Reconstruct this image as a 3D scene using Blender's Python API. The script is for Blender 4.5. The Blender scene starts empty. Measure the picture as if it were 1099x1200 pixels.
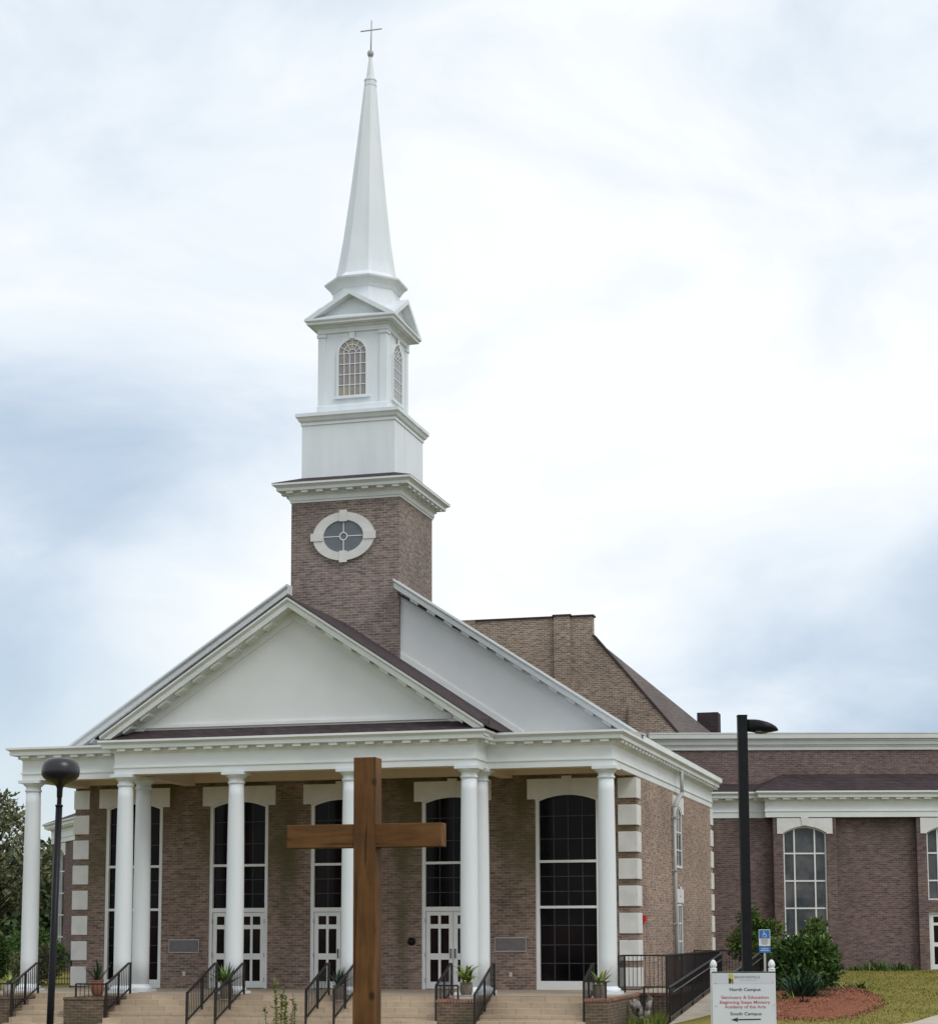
import bpy, math, random
from mathutils import Vector, Matrix
R = math.radians
scene = bpy.context.scene
COL = scene.collection

# ------------------------------------------------------------------ camera
YAW, PITCH, ROLL = 0.2628, 0.12249, -0.00341
fw = Vector((-math.sin(YAW)*math.cos(PITCH), math.cos(YAW)*math.cos(PITCH), math.sin(PITCH)))
rt = Vector((math.cos(YAW), math.sin(YAW), 0))
up = rt.cross(fw)
rt2 = rt*math.cos(ROLL) + up*math.sin(ROLL)
up2 = rt2.cross(fw)
cam = bpy.data.cameras.new('camera')
cam.sensor_fit = 'HORIZONTAL'; cam.sensor_width = 36.0
cam.lens = 2231.2/1099*36
cam.shift_x = (549.5-556.7)/1099
cam.shift_y = (815.0-600)/1099
cam.clip_start = 0.5; cam.clip_end = 6000
co = bpy.data.objects.new('camera', cam); COL.objects.link(co)
m = Matrix(((rt2.x, up2.x, -fw.x, 17.6376), (rt2.y, up2.y, -fw.y, -47.0922), (rt2.z, up2.z, -fw.z, 1.6473), (0, 0, 0, 1)))
co.matrix_world = m
scene.camera = co

# ------------------------------------------------------------------ world: overcast sky with broken cloud
SUN_AZ, SUN_EL = R(58), R(48)          # azimuth from -Y (front) towards +X
sdir = Vector((math.sin(SUN_AZ)*math.cos(SUN_EL), -math.cos(SUN_AZ)*math.cos(SUN_EL), math.sin(SUN_EL)))
world = bpy.data.worlds.new('World'); scene.world = world; world.use_nodes = True
nt = world.node_tree; nt.nodes.clear()
def wn(t, **k):
    n = nt.nodes.new(t)
    for a, b in k.items(): setattr(n, a, b)
    return n
wl = nt.links.new
out = wn('ShaderNodeOutputWorld')
sky = wn('ShaderNodeTexSky', sky_type='NISHITA', sun_disc=False)
sky.sun_elevation = SUN_EL; sky.sun_rotation = math.atan2(sdir.x, sdir.y)
bg1 = wn('ShaderNodeBackground'); bg1.inputs[1].default_value = 0.10
wl(sky.outputs[0], bg1.inputs[0])
tc = wn('ShaderNodeTexCoord')
mp = wn('ShaderNodeMapping'); mp.inputs['Scale'].default_value = (1.0, 1.0, 2.0)
wl(tc.outputs['Generated'], mp.inputs['Vector'])
ns = wn('ShaderNodeTexNoise'); ns.inputs['Scale'].default_value = 5.0; ns.inputs['Detail'].default_value = 8.0; ns.inputs['Roughness'].default_value = 0.55; ns.inputs['Distortion'].default_value = 0.5
wl(mp.outputs[0], ns.inputs['Vector'])
def mth(op, a, b=None, clamp=False):
    n = wn('ShaderNodeMath', operation=op); n.use_clamp = clamp
    for i, x in enumerate((a, b)):
        if x is None: continue
        if isinstance(x, (int, float)): n.inputs[i].default_value = x
        else: wl(x, n.inputs[i])
    return n.outputs[0]
def bank(d, inner, amp):               # a bank of thicker or thinner cloud round a direction of the sky
    v = wn('ShaderNodeVectorMath', operation='DOT_PRODUCT')
    n2 = wn('ShaderNodeVectorMath', operation='NORMALIZE'); wl(tc.outputs['Generated'], n2.inputs[0])
    wl(n2.outputs[0], v.inputs[0]); v.inputs[1].default_value = Vector(d).normalized()
    mr = wn('ShaderNodeMapRange', interpolation_type='SMOOTHSTEP')
    wl(v.outputs['Value'], mr.inputs[0]); mr.inputs[1].default_value = math.cos(R(inner)); mr.inputs[2].default_value = 1.0
    mr.inputs[3].default_value = 0.0; mr.inputs[4].default_value = amp
    return mr.outputs[0]
dens = ns.outputs[0]
for d, a, amp in (((-.47, .86, .21), 9, .12), ((-.50, .85, .30), 11, .09), ((-.40, .88, .26), 6, .06), ((-.49, .87, .085), 7, .26), ((-.02, .99, .10), 5, .05), ((-.05, .99, .14), 7, .20), ((.03, .99, .12), 7, .14), ((-.03, .95, .33), 7, .05),
                  ((-.14, .93, .35), 12, -.13), ((-.33, .87, .38), 10, .03), ((-.38, .90, .13), 6, -.14), ((-.08, .97, .27), 7, -.10)):
    dens = mth('ADD', dens, bank(d, a, amp))
rp = wn('ShaderNodeValToRGB'); rp.color_ramp.elements[0].position = .36; rp.color_ramp.elements[1].position = .92
rp.color_ramp.elements[0].color = (.90, .925, .945, 1); rp.color_ramp.elements[1].color = (.42, .53, .67, 1)
e = rp.color_ramp.elements.new(.57); e.color = (.745, .81, .875, 1)
wl(dens, rp.inputs[0])
bg2 = wn('ShaderNodeBackground'); bg2.inputs[1].default_value = 1.0
wl(rp.outputs[0], bg2.inputs[0])
# open blue patches low in the sky
blue = mth('ADD', bank((-.47, .88, .085), 8, .3), bank((.0, .995, .12), 5, .12), True)
cov = mth('SUBTRACT', 0.95, blue, True)
mx = wn('ShaderNodeMixShader'); wl(cov, mx.inputs[0]); wl(bg1.outputs[0], mx.inputs[1]); wl(bg2.outputs[0], mx.inputs[2])
wl(mx.outputs[0], out.inputs[0])
# ------------------------------------------------------------------ sun (soft, through cloud)
sl = bpy.data.lights.new('sun', 'SUN'); sl.energy = 1.15; sl.angle = R(24); sl.color = (1.0, .97, .93)
so = bpy.data.objects.new('sun', sl); COL.objects.link(so); so.location = (40, -30, 60)
so.rotation_euler = (-sdir).to_track_quat('-Z', 'Y').to_euler()
# ------------------------------------------------------------------ exposure
scene.view_settings.view_transform = 'Standard'; scene.view_settings.look = 'None'
scene.view_settings.exposure = 0.2; scene.view_settings.gamma = 1.0
scene.cycles.max_bounces = 6

# ================================================================== materials
def newmat(name, rough=.6, spec=.3, metal=0.0):
    mt = bpy.data.materials.new(name); mt.use_nodes = True
    n = mt.node_tree.nodes; b = n['Principled BSDF']
    b.inputs['Roughness'].default_value = rough; b.inputs['Specular IOR Level'].default_value = spec; b.inputs['Metallic'].default_value = metal
    return mt, mt.node_tree, b
def noise_mat(name, c1, c2, scale=4, rough=.6, spec=.3, bump=0.0, stretch=(1, 1, 1), detail=6, metal=0, lo=.35, hi=.65, bscale=None):
    mt, t, b = newmat(name, rough, spec, metal)
    N = t.nodes.new; L = t.links.new
    tx = N('ShaderNodeTexCoord'); mpn = N('ShaderNodeMapping'); mpn.inputs['Scale'].default_value = stretch
    L(tx.outputs['Object'], mpn.inputs[0])
    no = N('ShaderNodeTexNoise'); no.inputs['Scale'].default_value = scale; no.inputs['Detail'].default_value = detail; no.inputs['Roughness'].default_value = .6
    L(mpn.outputs[0], no.inputs['Vector'])
    r = N('ShaderNodeValToRGB'); r.color_ramp.elements[0].position = lo; r.color_ramp.elements[1].position = hi
    r.color_ramp.elements[0].color = (*c1, 1); r.color_ramp.elements[1].color = (*c2, 1)
    L(no.outputs[0], r.inputs[0]); L(r.outputs[0], b.inputs['Base Color'])
    if bump:
        bp = N('ShaderNodeBump'); bp.inputs['Strength'].default_value = bump; bp.inputs['Distance'].default_value = .02
        n2 = N('ShaderNodeTexNoise'); n2.inputs['Scale'].default_value = bscale or scale*5; n2.inputs['Detail'].default_value = 4
        L(mpn.outputs[0], n2.inputs['Vector']); L(n2.outputs[0], bp.inputs['Height']); L(bp.outputs[0], b.inputs['Normal'])
    return mt
def brick_mat(name, a, b2, mortar, w=.22, h=.0735, ms=.011, stain_shade=None, stain_shade_at=None, rough=.85, off=.5, streaks=(), tone=(.66, 1.22)):
    mt, t, b = newmat(name, rough, .15)
    N = t.nodes.new; L = t.links.new
    tx = N('ShaderNodeTexCoord'); sp = N('ShaderNodeSeparateXYZ'); L(tx.outputs['Object'], sp.inputs[0])
    ad = N('ShaderNodeMath'); ad.operation = 'ADD'; L(sp.outputs[0], ad.inputs[0]); L(sp.outputs[1], ad.inputs[1])
    cb = N('ShaderNodeCombineXYZ'); L(ad.outputs[0], cb.inputs[0]); L(sp.outputs[2], cb.inputs[1])
    br = N('ShaderNodeTexBrick'); br.inputs['Scale'].default_value = 1.0; br.offset = off
    br.inputs['Color1'].default_value = (*a, 1); br.inputs['Color2'].default_value = (*b2, 1); br.inputs['Mortar'].default_value = (*mortar, 1)
    br.inputs['Mortar Size'].default_value = ms; br.inputs['Mortar Smooth'].default_value = .2; br.inputs['Bias'].default_value = -.28
    br.inputs['Brick Width'].default_value = w; br.inputs['Row Height'].default_value = h
    L(cb.outputs[0], br.inputs['Vector'])
    # per-brick extra tone: noise sampled coarsely along the courses
    mp2 = N('ShaderNodeMapping'); mp2.inputs['Scale'].default_value = (4.5, 13.6, 1); L(cb.outputs[0], mp2.inputs[0])
    wn2 = N('ShaderNodeTexNoise'); wn2.inputs['Scale'].default_value = .9; wn2.inputs['Detail'].default_value = 2; L(mp2.outputs[0], wn2.inputs['Vector'])
    mr = N('ShaderNodeMapRange'); L(wn2.outputs[0], mr.inputs[0]); mr.inputs[1].default_value = .3; mr.inputs[2].default_value = .7; mr.inputs[3].default_value = tone[0]; mr.inputs[4].default_value = tone[1]
    big = N('ShaderNodeTexNoise'); big.inputs['Scale'].default_value = .55; big.inputs['Detail'].default_value = 5; L(cb.outputs[0], big.inputs['Vector'])
    mr2 = N('ShaderNodeMapRange'); L(big.outputs[0], mr2.inputs[0]); mr2.inputs[1].default_value = .3; mr2.inputs[2].default_value = .7; mr2.inputs[3].default_value = .84; mr2.inputs[4].default_value = 1.14
    mu = N('ShaderNodeMath'); mu.operation = 'MULTIPLY'; L(mr.outputs[0], mu.inputs[0]); L(mr2.outputs[0], mu.inputs[1])
    mxx = N('ShaderNodeMix'); mxx.data_type = 'RGBA'; mxx.blend_type = 'MULTIPLY'; mxx.inputs['Factor'].default_value = 1
    L(br.outputs['Color'], mxx.inputs['A']); L(mu.outputs[0], mxx.inputs['B'])
    colr = mxx.outputs['Result']
    if stain_shade:
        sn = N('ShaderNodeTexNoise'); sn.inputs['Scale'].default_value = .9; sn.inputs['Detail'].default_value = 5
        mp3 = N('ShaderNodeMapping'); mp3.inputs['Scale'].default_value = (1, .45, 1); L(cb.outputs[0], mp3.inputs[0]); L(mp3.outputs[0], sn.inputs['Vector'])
        zz = N('ShaderNodeMapRange'); L(sp.outputs[2], zz.inputs[0]); zz.inputs[1].default_value = stain_shade_at[0]; zz.inputs[2].default_value = stain_shade_at[1]; zz.inputs[3].default_value = 0; zz.inputs[4].default_value = stain_shade_at[2]
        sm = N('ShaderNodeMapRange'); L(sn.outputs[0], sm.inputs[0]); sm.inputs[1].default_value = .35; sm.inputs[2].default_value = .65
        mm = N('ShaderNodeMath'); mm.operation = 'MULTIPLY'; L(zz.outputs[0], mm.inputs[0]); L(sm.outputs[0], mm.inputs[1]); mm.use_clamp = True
        mx2 = N('ShaderNodeMix'); mx2.data_type = 'RGBA'; L(mm.outputs[0], mx2.inputs['Factor']); L(colr, mx2.inputs['A']); mx2.inputs['B'].default_value = (*stain_shade, 1)
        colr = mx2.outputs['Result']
        for c0, hw in streaks:            # damp streaks running down the wall
            df = N('ShaderNodeMath'); df.operation = 'SUBTRACT'; L(sp.outputs[0], df.inputs[0]); df.inputs[1].default_value = c0
            ab = N('ShaderNodeMath'); ab.operation = 'ABSOLUTE'; L(df.outputs[0], ab.inputs[0])
            sm2 = N('ShaderNodeMapRange'); sm2.interpolation_type = 'SMOOTHSTEP'; L(ab.outputs[0], sm2.inputs[0]); sm2.inputs[1].default_value = 0; sm2.inputs[2].default_value = hw*1.6; sm2.inputs[3].default_value = .62; sm2.inputs[4].default_value = 0
            m5 = N('ShaderNodeMath'); m5.operation = 'MULTIPLY'; L(sm2.outputs[0], m5.inputs[0]); L(sm.outputs[0], m5.inputs[1])
            m4 = N('ShaderNodeMix'); m4.data_type = 'RGBA'; L(m5.outputs[0], m4.inputs['Factor']); L(colr, m4.inputs['A']); m4.inputs['B'].default_value = (stain_shade[0]*.75, stain_shade[1]*.9, stain_shade[2]*.8, 1)
            colr = m4.outputs['Result']
    L(colr, b.inputs['Base Color'])
    bp = N('ShaderNodeBump'); bp.inputs['Strength'].default_value = .5; bp.inputs['Distance'].default_value = .008; bp.invert = True
    L(br.outputs['Fac'], bp.inputs['Height']); L(bp.outputs[0], b.inputs['Normal'])
    return mt
BR_A, BR_B, BR_M = (.265, .182, .148), (.085, .062, .056), (.30, .245, .21)
M = {}
M['brick'] = brick_mat('brown_brick', BR_A, BR_B, BR_M)
M['brick_sunlit'] = brick_mat('sunlit_brick', (.36, .255, .20), (.15, .108, .09), (.37, .30, .25))  # lighter copy of the church brick: sun on the right wall put into the colour
M['brick_porch'] = brick_mat('porch_brick', BR_A, BR_B, BR_M, stain_shade=(.105, .088, .042), stain_shade_at=(1.0, 4.8, 1.1), streaks=((1.72, .2), (-1.75, .26)))
M['brick_wing'] = brick_mat('wing_brick', (.185, .125, .115), (.085, .06, .06), (.21, .165, .155), stain_shade=(.07, .06, .045), stain_shade_at=(3.2, 5.8, .8))  # olive darkening towards the top: mildew plus shade painted into the brick
M['brick_moss'] = brick_mat('mossy_brick', (.16, .10, .075), (.10, .07, .05), (.20, .17, .13), stain_shade=(.07, .075, .045), stain_shade_at=(.15, -1.0, .9))
M['brick_tower'] = brick_mat('hazed_tower_brick', (.265, .20, .178), (.12, .094, .088), (.33, .285, .26))  # church brick greyed for the tower, haze painted into its colour
M['brick_para'] = brick_mat('parapet_brick', (.175, .12, .11), (.115, .082, .077), (.23, .185, .17))
M['brick_gable'] = brick_mat('gable_brick', (.30, .215, .165), (.12, .088, .075), (.42, .36, .30), ms=.014)
M['paver'] = brick_mat('stone_paver', (.47, .375, .275), (.40, .32, .235), (.29, .225, .16), w=.62, h=.5, ms=.008, tone=(.94, 1.05))
M['stone'] = noise_mat('cream_cast_stone', (.62, .615, .595), (.71, .705, .685), 2.5, .8, .2, bump=.15)
M['white'] = noise_mat('white_paint', (.68, .69, .68), (.76, .77, .76), .9, .5, .35)
M['column'] = noise_mat('column_paint', (.66, .70, .725), (.74, .775, .795), .8, .45, .35, stretch=(2, 2, .25))
M['trim'] = noise_mat('aged_white_trim', (.67, .70, .705), (.75, .78, .785), .8, .55, .3, stretch=(1, 1, 3))
M['stucco'] = noise_mat('stucco', (.66, .675, .67), (.72, .735, .73), .5, .85, .15, bump=.1, bscale=60)
M['steeple'] = noise_mat('steeple_metal', (.67, .72, .755), (.75, .79, .82), 1.1, .42, .4, stretch=(2.2, 2.2, .3))
M['soffit'] = noise_mat('soffit_paint', (.66, .55, .45), (.72, .61, .51), 1.2, .7, .2)
M['shingle'] = brick_mat('roof_shingle', (.062, .046, .048), (.045, .034, .037), (.03, .024, .026), w=.3, h=.14, ms=.006, tone=(.8, 1.2))
M['shingle_grey'] = brick_mat('grey_shingle', (.15, .125, .12), (.12, .10, .097), (.08, .07, .067), w=.3, h=.14, ms=.006, tone=(.9, 1.1))
M['glass'] = noise_mat('dark_glass', (.003, .003, .004), (.012, .007, .008), .8, .08, .08)
M['glass_wing'] = noise_mat('painted_reflection_glass', (.016, .028, .032), (.105, .10, .105), .9, .06, .35, detail=3, lo=.38, hi=.62)  # noise paints blotchy reflections of trees and sky onto the panes
M['glass_oval'] = noise_mat('grey_glass', (.10, .12, .14), (.14, .16, .18), 1.5, .15, .4)
M['glass_door'] = noise_mat('door_glass', (.006, .006, .007), (.022, .012, .010), 1.4, .1, .08)
M['muntin'] = noise_mat('dim_muntin', (.035, .04, .04), (.05, .055, .055), 3, .5, .3)
M['black'] = noise_mat('black_enamel', (.006, .006, .008), (.010, .010, .012), 6, .42, .2)
M['lantern'] = noise_mat('satin_black_lantern', (.012, .011, .014), (.022, .020, .025), 9, .32, .5)
M['rail'] = noise_mat('black_iron', (.012, .011, .013), (.022, .019, .02), 8, .45, .35)
M['handrail'] = noise_mat('grey_rail_cap', (.06, .06, .065), (.10, .10, .105), 6, .4, .4)
M['concrete'] = noise_mat('concrete', (.40, .35, .28), (.50, .44, .36), 1.5, .9, .15, bump=.2)
M['cap'] = noise_mat('pale_cap', (.42, .40, .36), (.55, .53, .48), 3, .85, .15)
M['porch'] = noise_mat('porch_paving', (.33, .27, .205), (.40, .33, .255), 1.4, .8, .2)
M['redcap'] = brick_mat('red_brick_cap', (.26, .11, .075), (.18, .08, .06), (.30, .22, .18), w=.075, h=.3)
M['gutter'] = noise_mat('downspout_metal', (.36, .37, .37), (.44, .45, .45), 3, .45, .4)
M['orange'] = noise_mat('rusty_orange', (.42, .09, .03), (.55, .14, .05), 6, .8, .2)
M['bronze'] = noise_mat('plaque_metal', (.125, .11, .115), (.165, .145, .15), 8, .45, .4)
M['red'] = noise_mat('red_paint', (.40, .01, .01), (.50, .02, .015), 8, .5, .3)
M['sign'] = noise_mat('sign_white', (.60, .64, .65), (.66, .69, .70), 2, .4, .4)
M['sign_top'] = noise_mat('sign_panel_strip', (.56, .57, .60), (.60, .61, .64), 2, .4, .4)
M['ink'] = noise_mat('dark_ink', (.035, .035, .045), (.05, .05, .06), 8, .6, .2)
M['greyink'] = noise_mat('grey_ink', (.16, .16, .17), (.20, .20, .21), 8, .6, .2)
M['redink'] = noise_mat('red_ink', (.42, .10, .12), (.46, .12, .14), 8, .6, .2)
M['yellow'] = noise_mat('yellow_ink', (.52, .42, .08), (.60, .50, .12), 8, .6, .2)
M['signgreen'] = noise_mat('dark_green_edge', (.06, .10, .09), (.10, .15, .13), 5, .5, .3)
M['blue'] = noise_mat('sign_blue', (.02, .14, .42), (.03, .17, .48), 6, .4, .4)
M['pot'] = noise_mat('grey_brown_pot', (.15, .12, .10), (.24, .20, .165), 5, .8, .2, bump=.2)
M['potred'] = noise_mat('terracotta_pot', (.20, .085, .05), (.28, .13, .08), 5, .8, .2)
M['soil'] = noise_mat('potting_soil', (.02, .015, .01), (.04, .03, .02), 20, .95, .1)
M['driftwood'] = noise_mat('weathered_wood', (.16, .14, .13), (.34, .31, .29), 5, .9, .1, bump=.5, stretch=(2, 2, .5))
M['bark'] = noise_mat('bark', (.05, .04, .032), (.10, .085, .07), 6, .95, .1, bump=.5, stretch=(2, 2, .4))
M['mulch'] = noise_mat('pine_straw_mulch', (.16, .058, .034), (.30, .125, .075), 9, .95, .05, bump=.9, bscale=40)
M['asphalt'] = noise_mat('asphalt', (.04, .04, .042), (.06, .06, .06), 5, .9, .15, bump=.2)
def grass_mat():
    mt, t, b = newmat('lawn', .95, .08)
    N = t.nodes.new; L = t.links.new
    tx = N('ShaderNodeTexCoord')
    a = N('ShaderNodeTexNoise'); a.inputs['Scale'].default_value = .45; a.inputs['Detail'].default_value = 6; L(tx.outputs['Object'], a.inputs['Vector'])
    c = N('ShaderNodeTexNoise'); c.inputs['Scale'].default_value = 18; c.inputs['Detail'].default_value = 4; L(tx.outputs['Object'], c.inputs['Vector'])
    r = N('ShaderNodeValToRGB'); r.color_ramp.elements[0].position = .36; r.color_ramp.elements[1].position = .64
    r.color_ramp.elements[0].color = (.155, .15, .03, 1); r.color_ramp.elements[1].color = (.245, .20, .062, 1)
    e = r.color_ramp.elements.new(.5); e.color = (.20, .176, .045, 1)
    L(a.outputs[0], r.inputs[0])
    mr = N('ShaderNodeMapRange'); L(c.outputs[0], mr.inputs[0]); mr.inputs[1].default_value = .3; mr.inputs[2].default_value = .7; mr.inputs[3].default_value = .72; mr.inputs[4].default_value = 1.25
    x = N('ShaderNodeMix'); x.data_type = 'RGBA'; x.blend_type = 'MULTIPLY'; x.inputs['Factor'].default_value = 1
    L(r.outputs[0], x.inputs['A']); L(mr.outputs[0], x.inputs['B']); L(x.outputs['Result'], b.inputs['Base Color'])
    bp = N('ShaderNodeBump'); bp.inputs['Strength'].default_value = .8; bp.inputs['Distance'].default_value = .04; L(c.outputs[0], bp.inputs['Height']); L(bp.outputs[0], b.inputs['Normal'])
    return mt
M['grass'] = grass_mat()
def leaf_mat(name, dark, mid, light, rough=.6):
    mt, t, b = newmat(name, rough, .25)
    N = t.nodes.new; L = t.links.new
    at = N('ShaderNodeAttribute'); at.attribute_name = 'tone'
    r = N('ShaderNodeValToRGB'); r.color_ramp.elements[0].color = (*dark, 1); r.color_ramp.elements[1].color = (*light, 1)
    e = r.color_ramp.elements.new(.5); e.color = (*mid, 1)
    L(at.outputs['Fac'], r.inputs[0]); L(r.outputs[0], b.inputs['Base Color'])
    b.inputs['Subsurface Weight'].default_value = 0
    return mt
M['leaf'] = leaf_mat('shrub_leaf', (.018, .048, .012), (.055, .115, .022), (.16, .24, .055))
M['leaf_yellow'] = leaf_mat('yellow_green_leaf', (.045, .08, .014), (.115, .155, .026), (.25, .265, .065))
M['leaf_mid'] = leaf_mat('mid_green_leaf', (.03, .065, .014), (.085, .14, .028), (.20, .25, .07))
M['leaf_blue'] = leaf_mat('blue_green_leaf', (.012, .035, .022), (.03, .07, .04), (.07, .13, .07))
M['leaf_tree'] = leaf_mat('tree_leaf', (.032, .055, .024), (.06, .095, .038), (.11, .145, .062))
M['leaf_olive'] = leaf_mat('olive_leaf', (.085, .10, .05), (.15, .16, .075), (.22, .215, .115))
M['leaf_pot'] = leaf_mat('potted_leaf', (.04, .085, .014), (.14, .20, .035), (.42, .43, .18))
M['leaf_dark'] = leaf_mat('dark_spike_leaf', (.012, .028, .02), (.03, .055, .035), (.09, .12, .06))
M['leaf_lawn'] = leaf_mat('lawn_blade', (.19, .18, .042), (.235, .205, .055), (.30, .255, .078), .9)
M['leaf_straw'] = leaf_mat('straw_needle', (.17, .065, .038), (.24, .10, .06), (.36, .18, .11), .9)
M['leaf_red'] = leaf_mat('brown_red_leaf', (.05, .016, .010), (.09, .03, .018), (.14, .05, .03))
def wood_mat(name, g, gc):
    mt, t, b = newmat(name, .65, .2)
    N = t.nodes.new; L = t.links.new
    tx = N('ShaderNodeTexCoord'); mpn = N('ShaderNodeMapping'); mpn.inputs['Scale'].default_value = g; L(tx.outputs['Object'], mpn.inputs[0])
    a = N('ShaderNodeTexNoise'); a.inputs['Scale'].default_value = 1.6; a.inputs['Detail'].default_value = 7; a.inputs['Distortion'].default_value = .6; L(mpn.outputs[0], a.inputs['Vector'])
    r = N('ShaderNodeValToRGB'); r.color_ramp.elements[0].position = .3; r.color_ramp.elements[1].position = .72
    r.color_ramp.elements[0].color = (.092, .040, .011, 1); r.color_ramp.elements[1].color = (.165, .075, .022, 1)
    L(a.outputs[0], r.inputs[0])
    # knots
    v = N('ShaderNodeTexVoronoi'); v.inputs['Scale'].default_value = 3.1
    mk = N('ShaderNodeMapping'); mk.inputs['Scale'].default_value = (1, 1, .7); L(tx.outputs['Object'], mk.inputs[0]); L(mk.outputs[0], v.inputs['Vector'])
    kr = N('ShaderNodeMapRange'); L(v.outputs['Distance'], kr.inputs[0]); kr.inputs[1].default_value = .07; kr.inputs[2].default_value = .16; kr.inputs[3].default_value = .3; kr.inputs[4].default_value = 1
    pn = N('ShaderNodeTexNoise'); pn.inputs['Scale'].default_value = 2.2; pn.inputs['Detail'].default_value = 5; L(tx.outputs['Object'], pn.inputs['Vector'])
    pr = N('ShaderNodeMapRange'); L(pn.outputs[0], pr.inputs[0]); pr.inputs[1].default_value = .3; pr.inputs[2].default_value = .7; pr.inputs[3].default_value = .7; pr.inputs[4].default_value = 1.25
    mc = N('ShaderNodeMapping'); mc.inputs['Scale'].default_value = gc; L(tx.outputs['Object'], mc.inputs[0])
    cn = N('ShaderNodeTexNoise'); cn.inputs['Scale'].default_value = 1.0; cn.inputs['Detail'].default_value = 3; cn.inputs['Distortion'].default_value = .3; L(mc.outputs[0], cn.inputs['Vector'])
    cr_ = N('ShaderNodeMapRange'); L(cn.outputs[0], cr_.inputs[0]); cr_.inputs[1].default_value = .64; cr_.inputs[2].default_value = .70; cr_.inputs[3].default_value = 1; cr_.inputs[4].default_value = .42
    m0 = N('ShaderNodeMath'); m0.operation = 'MULTIPLY'; L(kr.outputs[0], m0.inputs[0]); L(cr_.outputs[0], m0.inputs[1])
    mm = N('ShaderNodeMath'); mm.operation = 'MULTIPLY'; L(m0.outputs[0], mm.inputs[0]); L(pr.outputs[0], mm.inputs[1])
    x = N('ShaderNodeMix'); x.data_type = 'RGBA'; x.blend_type = 'MULTIPLY'; x.inputs['Factor'].default_value = 1
    L(r.outputs[0], x.inputs['A']); L(mm.outputs[0], x.inputs['B']); L(x.outputs['Result'], b.inputs['Base Color'])
    bp = N('ShaderNodeBump'); bp.inputs['Strength'].default_value = .35; bp.inputs['Distance'].default_value = .01; L(a.outputs[0], bp.inputs['Height']); L(bp.outputs[0], b.inputs['Normal'])
    return mt
M['wood'] = wood_mat('stained_timber', (7, 7, .9), (13, 13, .55)); M['wood_beam'] = wood_mat('stained_timber_beam', (.9, 7, 7), (.55, 13, 13))
def belfry_glass():
    mt, t, b = newmat('amber_belfry_glass', .25, .4)
    N = t.nodes.new; L = t.links.new
    tx = N('ShaderNodeTexCoord'); no = N('ShaderNodeTexNoise'); no.inputs['Scale'].default_value = 1.3; no.inputs['Detail'].default_value = 2; L(tx.outputs['Object'], no.inputs['Vector'])
    r = N('ShaderNodeValToRGB'); r.color_ramp.elements[0].position = .50; r.color_ramp.elements[1].position = .72
    r.color_ramp.elements[0].color = (.27, .25, .245, 1); r.color_ramp.elements[1].color = (.44, .37, .22, 1)
    L(no.outputs[0], r.inputs[0]); L(r.outputs[0], b.inputs['Base Color'])
    return mt
M['glass_belfry'] = belfry_glass()

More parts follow.
